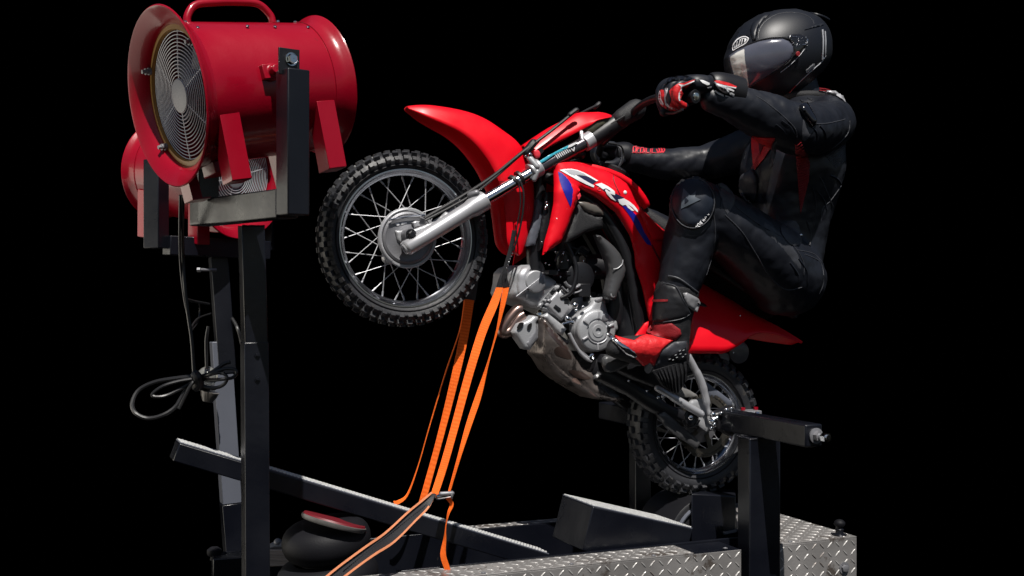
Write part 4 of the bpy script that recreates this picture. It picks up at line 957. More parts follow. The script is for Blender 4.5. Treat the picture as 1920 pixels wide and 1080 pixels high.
# gear lever
q = M(); q.tube(Rp([(p[0], p[1], .085) for p in ZE([(675, 810), (720, 900), (770, 980), (830, 1040), (880, 1065)])]), [.0048]*31 if False else .0052, 10); q.build('gear_lever', ALUS, bike)
panel('lever_web', ZE([(740, 930), (830, 1000), (860, 1030), (880, 1070), (840, 1065), (770, 1010)]), .082, ALUD, bike, thick=.006, h=.002, rad=3, step=3)
q = M(); q.revolve(R(1109, 669, .085), N, [(0, .010), (.006, .010), (.008, .006), (.004, .001)], 8); q.build('lever_bolt', CHROME, bike)
# horn / regulator box
hr = panel('regulator_box', ZE([(150, 800), (200, 720), (280, 690), (340, 645), (385, 655), (390, 680), (372, 710), (390, 850), (310, 965), (260, 955), (200, 870)]), .06, ALU, bike, thick=.03, h=.008, rad=6, step=4)
panel('box_front', ZE([(285, 880), (340, 800), (372, 740), (388, 850), (310, 955), (270, 900)]), .067, ALUD, hr, thick=.004, h=.003, rad=3, step=3)
for pl in ([(195, 760), (220, 712), (258, 715), (240, 760), (210, 778)], [(288, 765), (300, 725), (328, 715), (330, 740), (310, 778)]):
    panel('slot', ZE(pl), .072, GLOSSB, hr, thick=.003, step=2, smooth=2)
q = M(); q.tube(Rp([(p[0], p[1], .05) for p in ZE([(375, 715), (395, 800), (405, 900), (410, 970)])]), .004, 8); q.build('box_stay', ALUS, hr)
# exhaust header loop
q = M(); q.tube(Rp([(p[0], p[1], .03) for p in ZE([(230, 590), (190, 600), (120, 680), (60, 780), (75, 810), (130, 780), (200, 680), (250, 640)])]), .016, 16); q.tube(Rp([(1010, 600, -.02), (985, 600, .0), (965, 615, .02), (955, 600, .02)]), .016, 12); q.build('exhaust_header', COPPER, bike)
# skid plate
Z5 = lambda pts: zz(900, 460, 3.375, pts)
def wskid(x, y): return .07-.03*max(0, min(1, (y-640)/120))
sk = panel('skid_plate', Z5([(380, 470), (400, 450), (470, 540), (560, 640), (640, 770), (715, 800), (720, 860), (800, 910), (910, 975), (860, 992), (720, 972), (620, 915), (520, 855), (450, 795), (405, 720), (378, 690), (385, 560)]), wskid, TAN, bike, thick=.09, h=.028, rad=24, step=5)
skb = bvh_of(sk)
for pl in ([(470, 660), (500, 640), (560, 670), (580, 720), (520, 710), (480, 690)], [(560, 790), (640, 800), (700, 840), (660, 850), (600, 830)], [(400, 480), (440, 520), (560, 640), (530, 660), (440, 560)], [(580, 850), (610, 840), (640, 880), (600, 870)], [(690, 920), (710, 930), (740, 960), (715, 950)]):
    drape('scrape_mark', Z5(pl), skb, COPPER, sk, off=.0008, step=4, smooth=2)
drape('rear_guard', Z5([(740, 770), (800, 880), (850, 920), (900, 975), (830, 960), (760, 900), (715, 850), (718, 800)]), skb, FG, sk, off=.004, h=.003, step=4)
# lower frame, swingarm, pegs
q = M()
q.tube(Rp([(1110, 690, .06), (1170, 720, .07), (1230, 760, .08), (1310, 795, .085)]), [.030]*7+[.026]*6+[.02]*6, 14, sq=.5)
q.tube([mir(p) for p in Rp([(1110, 690, .06), (1170, 720, .07), (1230, 760, .08), (1310, 795, .085)])], .02, 12, sq=.6)
q.build('swingarm', BLKP, bike)
panel('engine_guard', Z5([(790, 690), (930, 700), (1060, 760), (1200, 820), (1290, 850), (1280, 900), (1200, 930), (1090, 900), (960, 850), (860, 800), (800, 780), (760, 740)]), .09, BLKP, bike, thick=.05, h=.01, rad=10, step=6)
panel('peg_bracket', Z5([(780, 740), (800, 700), (900, 710), (950, 740), (920, 770), (850, 800), (800, 800)]), .12, FG, bike, thick=.012, h=.006, rad=8, step=4, smooth=2)
q = M(); q.tube([R(1240, 686, .10), R(1215, 690, .20)], .016, 12, sq=.7); q.build('foot_peg', BLKP, bike)
q = M(); q.tube(Rp([(1232, 728, .13), (1262, 745, .13), (1290, 762, .13), (1314, 776, .13)]), [.009]*6+[.0115]*13, 14, round_ends=True); q.build('silver_stay', ALUS, bike)
q = M(); q.tube(Rp([(1290, 668, .12), (1302, 690, .12), (1314, 715, .12), (1323, 745, .12), (1329, 776, .12)]), [.011]*8+[.0125]*8+[.011]*5+[.006]*4, 14, round_ends=True); q.build('silver_stay', ALUS, bike)
Z5b = lambda pts: zz(1100, 580, 4.5, pts)
ap_ = panel('axle_plate', Z5b([(870, 790), (900, 765), (960, 755), (1030, 765), (1045, 850), (1060, 930), (1068, 1000), (1010, 1030), (950, 985), (915, 950), (890, 880)]), .10, ALU, bike, thick=.012, h=.003, rad=4, step=4)
q = M(); q.revolve(R(1296, 782, .115), N, [(0, .025), (.004, .024), (.006, .017), (.004, .012), (.008, .009), (.008, .001)], 20); q.tube([R(1296, 782, .11)+(U*math.cos(a_)+Z*math.sin(a_))*.03 for a_ in np.linspace(PI*1.1, PI*1.9, 14)], .003, 6); q.build('chain_adjuster', BLKP, ap_)
q = M(); q.ball(R(1295, 783, .125), .009, N, .7, 10); q.ball(R(1234, 745, .1), .005, N, .7, 8); q.ball(R(1242, 743, .1), .005, N, .7, 8); q.ball(R(1213, 733, .1), .004, N, .7, 8); q.ball(R(1179, 714, .1), .004, N, .7, 8); q.ball(R(1338, 776, .13), .009, N, .7, 10); q.ball(R(1341, 789, .13), .008, N, .7, 10)
split_build(q, 'adjuster_bolt', CHROME, ap_)
panel('chain_guard', Z5b([(960, 600), (1020, 620), (1230, 780), (1215, 830), (1110, 760), (1040, 740), (990, 690)]), .045, SLATE, bike, thick=.006, h=.003, rad=4, step=4)
panel('chain_guard', Z5b([(600, 890), (660, 860), (800, 980), (900, 1060), (960, 1130), (930, 1180), (780, 1080), (680, 1000)]), .09, FG, bike, thick=.012, h=.004, rad=5, step=4)
panel('grey_side_cap', Z5b([(745, 700), (800, 640), (930, 720), (945, 750), (860, 740), (800, 745)]), .05, mat('pale_grey_plastic', (.16, .155, .15), .5), bike, thick=.02, h=.003, rad=4, step=4)
# rear wheel
rwheel, WR_ = make_wheel(RWc, .222, .152, .092, 'rear_wheel', 38, 28, .045, False, .05)
q = M(); q.revolve(RWc, N, [(-.05, .001), (-.05, .05), (-.03, .056), (-.02, .04), (.03, .04), (.036, .052), (.05, .054), (.055, .04), (.06, .02), (.10, .014), (.10, .001)], 40); q.build('hub', ALUD, rwheel)
q = M(); q.revolve(RWc, N, [(.058, .088), (.058, .072), (.063, .072), (.063, .088)], 64, closed=True)
for i in range(40):
    a_ = 2*PI*i/40; q.box(WR_(.090, a_, .0605), (U*math.cos(a_)+Z*math.sin(a_)), N, (-U*math.sin(a_)+Z*math.cos(a_)), .008, .004, .006)
for i in range(5): a_ = 2*PI*i/5; q.beam(WR_(.03, a_, .060), WR_(.075, a_, .060), N, .003, .014)
spk = q.build('sprocket', GOLD, rwheel)
q = M(); aa = np.linspace(-PI*.62, PI*.35, 40)
for i, a_ in enumerate(aa):
    q.box(WR_(.094, a_, .0605), (-U*math.sin(a_)+Z*math.cos(a_)), N, (U*math.cos(a_)+Z*math.sin(a_)), .0075, .010 if i % 2 else .006, .008)
p0_ = WR_(.094, -PI*.62, .0605); p1_ = R(1150, 690, .0605)
for i in range(34): t_ = (i+.5)/34; q.box(p0_.lerp(p1_, t_), (p1_-p0_).normalized(), N, Z, .009, .010 if i % 2 else .006, .008)
q.build('chain', GOLD, bike)
q = M(); q.tube([RWc-N*.11, RWc+N*.13], .008, 14); q.build('axle', CHROME, bike)
# seat
srow = []
for (x, y, hw, dz) in ((1188, 378, .05, .03), (1215, 398, .065, .05), (1255, 424, .075, .06), (1310, 470, .08, .06), (1370, 510, .085, .06), (1430, 548, .085, .05), (1470, 580, .07, .03)):
    c_ = R(x, y, 0); srow.append([c_+N*hw*1.02-Z*dz, c_+N*hw-Z*dz*.45, c_+N*hw*.85-Z*.006, c_+N*hw*.4, c_, c_-N*hw*.4, c_-N*hw*.85-Z*.006, c_-N*hw-Z*dz*.45, c_-N*hw*1.02-Z*dz])
loft('seat', srow, BLKT, bike, .02)
# rear fender and side plate
def rrow(rg, sh, eg, hw):
    r = R(rg[0], rg[1], 0); s = R(sh[0], sh[1], hw); e = R(eg[0], eg[1], hw+.012)
    row = [e, s.lerp(e, .45)+N*.003, s, r.lerp(s, .55)+Z*.004, r]; return row+[mir(p) for p in reversed(row[:-1])]
rf = [((1262, 470), (1252, 540), (1224, 640), .085), ((1290, 492), (1290, 580), (1285, 656), .092), ((1315, 508), (1308, 606), (1292, 662), .10), ((1345, 528), (1335, 607), (1338, 663), .102), ((1375, 548), (1368, 612), (1360, 662), .10), ((1405, 570), (1395, 618), (1388, 646), .095), ((1432, 590), (1420, 615), (1416, 626), .085), ((1460, 608), (1450, 620), (1448, 625), .07), ((1485, 625), (1478, 631), (1477, 634), .05), ((1506, 641), (1504, 642), (1503, 643), .02)]
loft('rear_fender', [rrow(*r) for r in rf], RED, bike, .003)
rfo = bike.children[-1]
panel('number_side_plate', [(1210, 606), (1222, 600), (1245, 590), (1290, 560), (1300, 600), (1302, 640), (1270, 650), (1240, 645), (1215, 640), (1190, 632)], .105, RED, bike, thick=.006, h=.004, rad=6, step=5)
q = M(); q.ball(R(1388, 592, .112), .0025, N, .6, 8); q.build('fender_screw', CHROME, bike)
q = M(); q.revolve(R(1384, 660, .02), N, [(-.01, .001), (-.01, .036), (.006, .036), (.01, .03), (.008, .001)], 28); q.build('tail_reflector', FG, bike)
q = M(); q.ball(R(1375, 661, .035), .003, N, .6, 8); q.build('reflector_screw', CHROME, bike)
panel('fender_stay', [(1345, 660), (1372, 664), (1366, 678), (1352, 672)], .02, mat('grey_stay', (.14, .14, .14), .5), bike, thick=.006, step=3)

# ================================================================== STRAPS
def strap(name, label, parts, group='orange tie-down straps'):
    q = M()
    for p in parts:
        f0 = len(q.f); ribbon(q, [(a[0], a[1], a[2], a[3]*.86, a[4]) for a in p], k=30)
        for i in range(f0, len(q.f)): q.mi[i] = ((i-f0)//4) % 2
    return tag(q.build(name, ORANGE, smooth=0, mats=[ORANGE, ORANGD]), label, 'strap', group)
SW = .027
strap('ratchet_strap', 'wide orange strap hanging straight from beside the front tyre down behind the ramp', [[(881, 562, -.06, .030, 0), (868, 640, -.06, .030, .1), (848, 730, -.06, .027, .3), (820, 840, -.06, .024, .5), (788, 955, -.06, .024, .4)]])
strap('ratchet_strap', 'narrow twisted orange strap, leftmost of the four, ending on the ramp grip strip', [[(874, 562, -.10, .018, .6), (862, 620, -.10, .012, 1.2), (835, 700, -.10, .010, 1.2), (805, 800, -.10, .008, 1.3), (785, 870, -.10, .008, 1.3), (765, 925, -.09, .010, 1.0), (748, 941, -.08, .014, .6), (738, 942, -.08, .010, .4)]])
strap('ratchet_strap', 'orange strap running from the black loop under the fork down to the metal buckle', [[(938, 536, .05, .022, .3), (926, 570, .06, .028, .2), (905, 620, .08, .028, .1), (880, 700, .11, .026, .1), (850, 810, .15, .024, .2), (830, 880, .18, .024, .3), (815, 926, .2, .022, .2)]])
strap('ratchet_strap', 'orange strap in front of the engine, twisted thin halfway down, ending at the metal buckle', [[(950, 534, .06, .020, .2), (943, 570, .065, .020, .7), (932, 620, .08, .012, 1.1), (918, 670, .10, .010, 1.2), (898, 740, .12, .022, .6), (878, 800, .15, .020, .5), (860, 860, .18, .014, .8), (842, 922, .2, .010, .9)]])
strap('ratchet_strap', 'loose orange strap tail hanging from the buckle in front of the ramp', [[(838, 932, .21, .014, .2), (847, 945, .22, .014, .6), (841, 962, .225, .012, 1.0), (836, 985, .23, .006, 1.3), (834, 1010, .235, .012, .9), (831, 1040, .24, .018, .3), (838, 1065, .245, .018, .2), (848, 1100, .25, .018, .2)]])
q = M()
ribbon(q, [(812, 926, .2, .016, .9), (797, 945, .22, .026, .2), (770, 970, .25, .028, 0), (730, 1008, .29, .030, 0), (690, 1035, .33, .026, 0), (640, 1072, .37, .026, 0), (600, 1105, .41, .026, 0)], th=.004)
sb = thing('ratchet_strap', 'orange edged strap with black webbing stretched from the buckle to the lower left', 'strap', R(812, 926, .2), group='orange tie-down straps')
q.build('webbing', WEBBLK, sb, smooth=0)
q = M()
for s in (-1, 1):
    c_ = cr([(812+s*3, 926+s*2, .2), (797+s*6, 945+s*6, .222), (770+s*7, 970+s*8, .252), (730+s*8, 1008+s*8.5, .292), (690+s*7, 1035+s*8, .332), (640+s*7, 1072+s*8, .372), (600+s*7, 1105+s*8, .412)], 8)
    ribbon(q, [(p[0], p[1], p[2]+.003, .0048, 0) for p in c_[::3]], th=.005)
q.build('orange_edge', mat('faded_orange_edge', (.62, .22, .10), .7, var=.25, vscale=30), sb, smooth=0)
q = M()
for i in range(46):
    t_ = i/46; p = R(797-t_*157, 948+t_*124, .2235+t_*.15); q.box(p+N*.001, Vector((.6, 0, .8)), N, Z, .012, .003, .0008)
q.build('woven_stitch', SUITG, sb, smooth=0)
bk = thing('strap_buckle', 'chrome ratchet buckle where the orange straps meet above the ramp', 'buckle', R(833, 930, .21))
q = M(); c_ = R(832, 930, .215)
q.tube([R(822, 932, .205), R(845, 927, .225)], .009, 12, round_ends=True); q.build('spool', CHROME, bk)
q = M(); q.tube([R(827, 926, .225), R(848, 925, .23)], .006, 10, round_ends=True); q.revolve(R(846, 928, .225), (U+N*.5).normalized(), [(0, .001), (0, .011), (.004, .011), (.004, .001)], 14); q.build('handle', ALUD, bk)
bl = M()
ribbon(bl, [(964, 432, .09, .012, .6), (958, 465, .08, .012, .3), (950, 495, .07, .013, .2), (946, 515, .065, .014, .2), (949, 538, .062, .020, .2)])
ribbon(bl, [(960, 465, .07, .008, .3), (950, 495, .06, .010, .2), (940, 520, .055, .012, .2), (936, 540, .05, .018, .2)])
so = tag(bl.build('soft_loop', WEBBLK, smooth=0), 'black webbing soft loop joining the orange straps to the fork behind the front fender', 'strap loop', 'black soft loops')
bl = M(); ribbon(bl, [(890, 470, -.07, .030, 0), (890, 500, -.065, .030, 0), (886, 535, -.06, .030, 0), (881, 566, -.061, .030, 0)])
tag(bl.build('soft_loop', WEBBLK, smooth=0), 'black webbing sleeve behind the front tyre at the top of the wide orange strap', 'strap loop', 'black soft loops')
q = M()
for i in range(6): q.ball(R(961-i*2.2, 475+i*5.5, .084), .0022, N, .7, 8)
tag(q.build('loop_rivets', CHROME), 'row of tiny bright rivets on the black soft loop under the front fender', 'rivets')
# ================================================================== RIDER
rider = thing('person', 'rider in black leather suit and matt black helmet, leaning back on the dirt bike', 'person', R(1480, 560, 0))
q = M()
def tb_(pts, rs, k=4, **kw):
    c_ = cr([(*R(*p), r_) for p, r_ in zip(pts, rs)], k); q.tube([Vector(x[:3]) for x in c_], [x[3] for x in c_], 20, round_ends=True, **kw)
for s in (.055, -.055):                                             # torso
    tb_([(1470, 520, s), (1478, 450, s), (1488, 380, s*1.1), (1500, 310, s*1.4), (1512, 250, s*1.6)], [.118, .118, .128, .142, .122])
tb_([(1440, 330, 0), (1450, 300, 0), (1470, 270, 0)], [.095, .10, .10])
tb_([(1500, 240, 0), (1500, 190, 0), (1490, 150, 0)], [.10, .075, .07])
tb_([(1510, 225, -.12), (1555, 222, .17)], [.08, .075])             # shoulders
tb_([(1478, 522, .09), (1436, 486, .14), (1370, 430, .18), (1312, 385, .19)], [.122, .115, .098, .078])   # near thigh
tb_([(1478, 530, .10), (1455, 548, .10)], [.10, .075])
tb_([(1306, 380, .19), (1296, 440, .18), (1282, 500, .175), (1266, 560, .17)], [.074, .078, .072, .060])
for pts, rs in (([(1478, 522, .09), (1436, 486, .14), (1370, 430, .18), (1312, 385, .19)], [.122, .115, .098, .078]), ([(1306, 380, .19), (1296, 440, .18), (1282, 500, .175), (1266, 560, .17)], [.074, .078, .072, .060])):
    c_ = [(*mir(R(*p)), r_) for p, r_ in zip(pts, rs)]; c_ = cr(c_, 4); q.tube([Vector(x[:3]) for x in c_], [x[3] for x in c_], 18, round_ends=True)
tb_([(1558, 232, .17), (1530, 240, .27), (1495, 244, .355)], [.078, .078, .075])      # near arm
tb_([(1495, 243, .355), (1450, 226, .36), (1405, 206, .365), (1362, 192, .37), (1335, 186, .372)], [.076, .072, .062, .048, .040])
tb_([(1450, 265, -.16), (1390, 285, -.24), (1320, 305, -.31)], [.085, .075, .062])
tb_([(1320, 305, -.31), (1250, 308, -.32), (1175, 296, -.33)], [.062, .055, .042])
body = fluid('body', q, SUIT, rider, voxel=.0075, it=6, disp=.009, dscale=.085)
bb = bvh_of(body)
# folds, seams, panels
q = M()
K7 = lambda pts: zz(1060, 220, 2.571, pts)
KS = lambda pts: zz(1360, 160, 4.5, pts)
KK = lambda pts: zz(1200, 320, 3, pts)
for pts in (KS([(260, 90), (340, 140), (430, 210), (520, 290), (590, 370), (605, 440)]), KS([(730, 325), (850, 322), (960, 300), (1010, 286)]), KS([(1050, 300), (1040, 390), (980, 470), (900, 535)]),
            K7([(770, 470), (850, 550), (920, 660), (980, 760), (1060, 830), (1140, 820)]), K7([(820, 430), (940, 520), (1080, 600), (1145, 690), (1150, 760)]), K7([(1330, 330), (1280, 400), (1240, 440), (1232, 500)]),
            K7([(1120, 640), (1200, 660), (1250, 720), (1270, 790)]), K7([(1155, 660), (1230, 700), (1245, 790), (1225, 850)]), K7([(700, 400), (722, 520), (715, 640), (680, 760)]), K7([(1230, 290), (1262, 360), (1290, 430)])):
    drape_line(q, pts, bb, .0016, .0002)
split_build(q, 'seam', SUITG, rider)
pl = lambda n, pts, m, **k: drape(n, pts, bb, m, rider, **k)
pl('chest_insert', KS([(225, 430), (300, 440), (420, 445), (380, 540), (320, 630), (250, 715), (235, 660), (222, 520)]), REDL, off=.004, h=.003, step=4, label='bright red leather chest panel')
pl('chest_mark', KS([(285, 490), (340, 500), (300, 590)]), FANIN, off=.009, step=3)
q = M()
for i in range(16):
    x0, y0 = 320-i*4.6, 545+i*10
    for j in range(3): p_, n_ = hit(bb, 1360+(x0-j*14)/4.5, 160+(y0+j*2)/4.5); (q.ball(p_-ray(*[1360+x0/4.5, 160+y0/4.5]).normalized()*.010, .0016, N, 1, 6) if p_ else None)
if q.v: q.build('perforation', PINKR, rider)
ins = pl('side_insert', KS([(585, 495), (640, 530), (690, 580), (712, 660), (705, 800), (660, 980), (635, 1085), (618, 900), (600, 650)]), REDT, off=.002, h=.003, step=4, label='red ribbed stretch panel on the flank')
q = M()
for i in range(26):
    y0 = 505+i*21; x0 = 590+i*1.6; x1 = min(712, 640+i*9) if i < 10 else 712-(i-10)*4.6
    if x1 > x0+8: drape_line(q, KS([(x0, y0+10), ((x0+x1)/2, y0-2), (x1, y0-24)]), bb, .0016, .005, k=3)
q.build('stretch_rib', REDT, ins)
q = M()
for i in range(9):
    drape_line(q, KS([(850+i*10, 600+i*12), (930+i*9, 540+i*12), (1020+i*4, 460+i*14)]), bb, .0012, .0008)
for i in range(10): drape_line(q, KS([(165+i*-2, 500+i*14), (195-i*4, 492+i*14)]), bb, .0012, .0008, k=3)
split_build(q, 'stretch_rib', SUITG, rider, gap=.012)
pl('shoulder_guard', KS([(800, 60), (850, 42), (930, 45), (985, 90), (1010, 150), (985, 125), (930, 90), (870, 65)]), ALUS, off=.006, h=.006, rad=4, step=3, label='silver shoulder cap')
pl('elbow_guard', KS([(620, 190), (640, 160), (690, 165), (730, 220), (765, 300), (740, 350), (715, 335), (660, 260)]), GLOSSB, off=.008, h=.012, step=3, mode='inflate', smooth=2)
pl('elbow_patch', KS([(655, 290), (690, 320), (750, 360), (720, 410), (690, 455), (650, 460)]), SUITG, off=.001, step=4, smooth=2)
pl('lapel', KS([(120, 790), (180, 730), (230, 715), (270, 790), (265, 930), (220, 1010), (150, 960), (115, 890)]), SUITG, off=.006, h=.006, step=4, smooth=2)
pl('zip_flap', KS([(395, 490), (435, 470), (410, 660), (378, 700)]), SUITG, off=.002, h=.002, step=4)
pl('waist_panel', K7([(1035, 530), (1090, 495), (1125, 520), (1140, 600), (1100, 620), (1060, 590)]), SUITG, off=.003, h=.003, step=4, smooth=2)
q = M()
p_, n_ = hit(bb, 1502, 441)
if p_: q.ball(p_-ray(1502, 441).normalized()*.004, .0055, N, .6, 10)
q.build('snap_button', CHROME, rider)
pl('knee_gusset', K7([(735, 320), (780, 330), (820, 390), (800, 440), (780, 465), (760, 420)]), SUITG, off=.001, h=.003, step=4, smooth=2)
pl('hip_patch', K7([(950, 500), (1000, 520), (1090, 600), (1140, 700), (1130, 740), (1050, 640), (970, 560)]), SUITG, off=-.001, h=.002, step=4, smooth=2)
q = M()
for pts in (KS([(640, 130), (700, 190), (760, 250), (800, 310)]), KS([(700, 110), (770, 160), (830, 220), (850, 290)]), KS([(780, 90), (860, 130), (930, 190), (950, 240)]), KS([(470, 300), (540, 350), (580, 420)]), KS([(420, 330), (480, 380), (520, 440)]),
            KS([(700, 340), (760, 390), (770, 460)]), KS([(790, 340), (830, 390), (840, 450)]), KS([(880, 760), (950, 800), (1000, 900)]), KS([(760, 880), (820, 960), (850, 1050)]),
            K7([(730, 330), (752, 380), (745, 440)]), K7([(760, 330), (800, 380), (800, 430)]), K7([(1120, 680), (1160, 740), (1165, 800)]), K7([(1080, 700), (1120, 760), (1120, 810)]), K7([(1160, 500), (1180, 560), (1175, 620)]), K7([(1190, 340), (1205, 430), (1195, 520)]),
            ):
    drape_line(q, pts, bb, .0050, -.0036)
split_build(q, 'leather_fold', SUIT, rider)
# arm lettering on the far sleeve
q = M()
rr = random.Random(4)
zf4 = lambda pts: zz(1060, 220, 2.571, pts)
LET = [[(285, 140), (287, 165)], [(285, 140), (296, 140)], [(300, 165), (302, 142), (312, 142), (313, 166)], [(320, 142), (319, 166)], [(328, 142), (327, 166), (338, 166), (340, 144), (328, 142)], [(345, 166), (346, 146), (356, 148), (345, 157)], [(364, 147), (362, 168), (374, 168), (376, 148), (364, 147)], [(382, 168), (384, 150)], [(392, 150), (390, 168), (402, 170)], [(412, 152), (410, 168)], [(420, 152), (418, 170), (430, 170)]]
for l_ in LET: drape_line(q, zf4(l_), bb, .0018, .002, k=3)
for i in range(3): drape_line(q, zf4([(440+i*12, 154), (446+i*12, 170), (455+i*12, 156), (449+i*12, 150)]), bb, .002, .002, k=4)
drape_line(q, zf4([(278, 137), (360, 141), (440, 148), (484, 154)]), bb, .0012, .001); drape_line(q, zf4([(280, 168), (360, 172), (440, 172), (476, 168)]), bb, .0012, .001)
q.build('sleeve_lettering', PINKR, rider)
# knee slider
kp = []
for i in range(24):
    a_ = 2*PI*i/24; kp.append((1299+38*math.cos(a_)*(1-.05*math.sin(a_)), 381+44*math.sin(a_)))
pl('knee_ring', [(1299+(x-1299)*1.13, 381+(y-381)*1.12) for x, y in kp], BLKP, off=.006, h=.008, rad=8, step=4, label='black ring around the knee slider')
kn = pl('knee_slider', kp, KNEE, off=.013, h=.010, mode='inflate', step=5)
kb = bvh_of(kn)
KD = lambda pts: zz(1200, 320, 3, pts)
drape('knee_emblem', KD([(245, 100), (285, 140), (315, 115), (310, 148), (342, 162), (232, 215), (235, 160)]), kb, KNEED, kn, off=.0025, step=3)
drape('knee_emblem', KD([(252, 145), (275, 168), (254, 184)]), kb, KNEE, kn, off=.0040, step=2)
q = M()
def dl(pts, r_=.0014, o_=.003): drape_line(q, KD(pts), kbr, r_, o_, k=3)
kbr = bvh_of([c for c in rider.children if c.name.startswith('knee_ring')][0])
for l_ in ([(386, 228), (376, 240)], [(388, 246), (370, 250), (378, 232)], [(374, 262), (364, 258), (368, 272)], [(366, 280), (350, 270)], [(360, 285), (344, 276), (340, 288), (352, 298)], [(348, 302), (334, 290)], [(340, 306), (326, 298), (324, 312), (336, 314)], [(322, 312), (314, 316), (320, 322)]): dl(l_)
q.build('slider_lettering', WHITE, kn)
q = M(); drape_line(q, [(1299+(x-1299)*1.07, 381+(y-381)*1.06) for x, y in kp+kp[:1]], kbr, .0017, .004, k=2); q.build('ring_edge', SUITG, kn)

# ---- near glove: palm, thumb and five fingers round the grip
G = lambda x, y: (1200+x/6.75, 120+y/6.75)
q = M()
def gt(pts, rs, k=4):
    c_ = cr([(*R(*G(p[0], p[1]), p[2]), r_) for p, r_ in zip(pts, rs)], k); q.tube([Vector(x[:3]) for x in c_], [x[3] for x in c_], 14, round_ends=True)
fing = [  # little, ring, middle, index
    ([(650, 235, .395), (500, 265, .395), (455, 370, .395), (480, 480, .392), (575, 530, .388)], [.0125, .0125, .0115, .0105, .0095]),
    ([(600, 225, .37), (440, 245, .37), (380, 350, .37), (405, 500, .368), (510, 555, .365)], [.013, .013, .012, .011, .010]),
    ([(540, 215, .345), (370, 240, .345), (300, 350, .345), (325, 500, .343), (430, 575, .34)], [.0135, .0135, .0122, .0112, .0102]),
    ([(480, 210, .32), (320, 250, .32), (245, 360, .32), (265, 490, .318), (340, 575, .315)], [.013, .013, .012, .011, .010])]
for p_, r_ in fing: gt(p_, r_)
gt([(820, 260, .385), (700, 250, .382), (600, 240, .375)], [.026, .026, .020])
gt([(830, 280, .36), (680, 250, .35), (520, 235, .335)], [.026, .026, .019])
gt([(830, 320, .35), (640, 450, .325), (420, 560, .315), (300, 610, .315)], [.022, .016, .0135, .013])      # thumb below the grip
gt([(1010, 300, .378), (900, 280, .376), (820, 280, .372)], [.036, .031, .028])
hand = fluid('glove', q, SUIT, rider, voxel=.0032, it=3)
gb = bvh_of(hand)
hl = lambda n, pts, m, **k: drape(n, [G(*p) for p in pts], gb, m, hand, step=2.4, **k)
hl('red_panel', [(370, 340), (480, 250), (560, 240), (700, 195), (600, 290), (580, 360), (590, 500), (580, 560), (480, 590), (380, 590), (360, 560), (400, 450)], REDL, off=.0008, smooth=2)
hl('red_panel', [(240, 350), (300, 330), (310, 450), (340, 560), (290, 545), (240, 480)], REDL, off=.0008, smooth=2)
hl('white_stripe', [(250, 340), (232, 380), (228, 440), (260, 510), (290, 530), (300, 505), (265, 440), (262, 385)], WHITE, off=.0016)
hl('white_stripe', [(320, 305), (355, 305), (345, 370), (325, 430), (335, 490), (380, 540), (480, 580), (470, 592), (380, 565), (320, 520), (305, 440), (310, 370)], WHITE, off=.0016)
hl('white_stripe', [(480, 258), (560, 262), (680, 210), (690, 220), (570, 272), (525, 285), (530, 330), (505, 370), (500, 440), (510, 465), (495, 468), (483, 430), (488, 370), (515, 320), (515, 280)], WHITE, off=.0016)
hl('knuckle_guard', [(340, 215), (380, 175), (480, 150), (600, 155), (660, 185), (600, 205), (520, 205), (420, 215), (360, 240), (300, 300), (310, 250)], GLOSSB, off=.003, h=.006, smooth=2)
hl('wrist_stripe', [(750, 200), (800, 205), (880, 240), (880, 262), (850, 268), (790, 240)], WHITE, off=.0016)
hl('wrist_buckle', [(850, 300), (905, 285), (900, 305), (870, 312)], ALUS, off=.003, h=.002)
# gauntlet cuff
q = M(); cp = [R(*G(900, 290), .376), R(*G(960, 290), .378), R(*G(1100, 330), .376), R(*G(1230, 372), .374)]
cc_ = cr([(*p, r_) for p, r_ in zip(cp, (.036, .041, .045, .047))], 5)
q.tube([Vector(x[:3]) for x in cc_], [x[3] for x in cc_], 28); cuff = q.build('gauntlet', BLKP, rider)
cf = bvh_of(cuff)
cl = lambda n, pts, m, **k: drape(n, [G(*p) for p in pts], cf, m, cuff, step=2.2, **k)
cl('red_panel', [(930, 205), (1000, 208), (1130, 240), (1225, 285), (1210, 310), (1100, 270), (960, 235)], REDL, off=.001)
cl('red_panel', [(950, 380), (1010, 420), (1100, 460), (1160, 500), (1100, 530), (1000, 490), (940, 450)], REDL, off=.001)
cl('white_mark', [(925, 222), (965, 225), (960, 240), (1060, 268), (1215, 298), (1210, 310), (1060, 280), (950, 245)], WHITE, off=.003)
cl('white_mark', [(958, 330), (980, 350), (1060, 390), (1055, 408), (980, 375), (955, 350)], WHITE, off=.003)
cl('white_mark', [(1080, 395), (1130, 410), (1185, 435), (1180, 450), (1110, 422), (1080, 408)], WHITE, off=.003)
cl('white_mark', [(1100, 292), (1140, 305), (1190, 335), (1185, 348), (1130, 330), (1105, 320)], WHITE, off=.003)
cl('white_mark', [(1130, 365), (1165, 360), (1195, 385), (1185, 412), (1165, 402), (1175, 388), (1150, 380), (1160, 395), (1135, 385)], WHITE, off=.003)
cl('silver_guard', [(965, 250), (1030, 262), (1085, 285), (1105, 320), (1130, 360), (1080, 370), (1010, 330), (970, 290)], SILV, off=.004, h=.005, smooth=2)
cl('guard_slot', [(1000, 285), (1040, 300), (1060, 330), (1030, 325)], BLKP, off=.010)
cl('guard_slot', [(1050, 300), (1085, 320), (1095, 345), (1065, 335)], BLKP, off=.009)
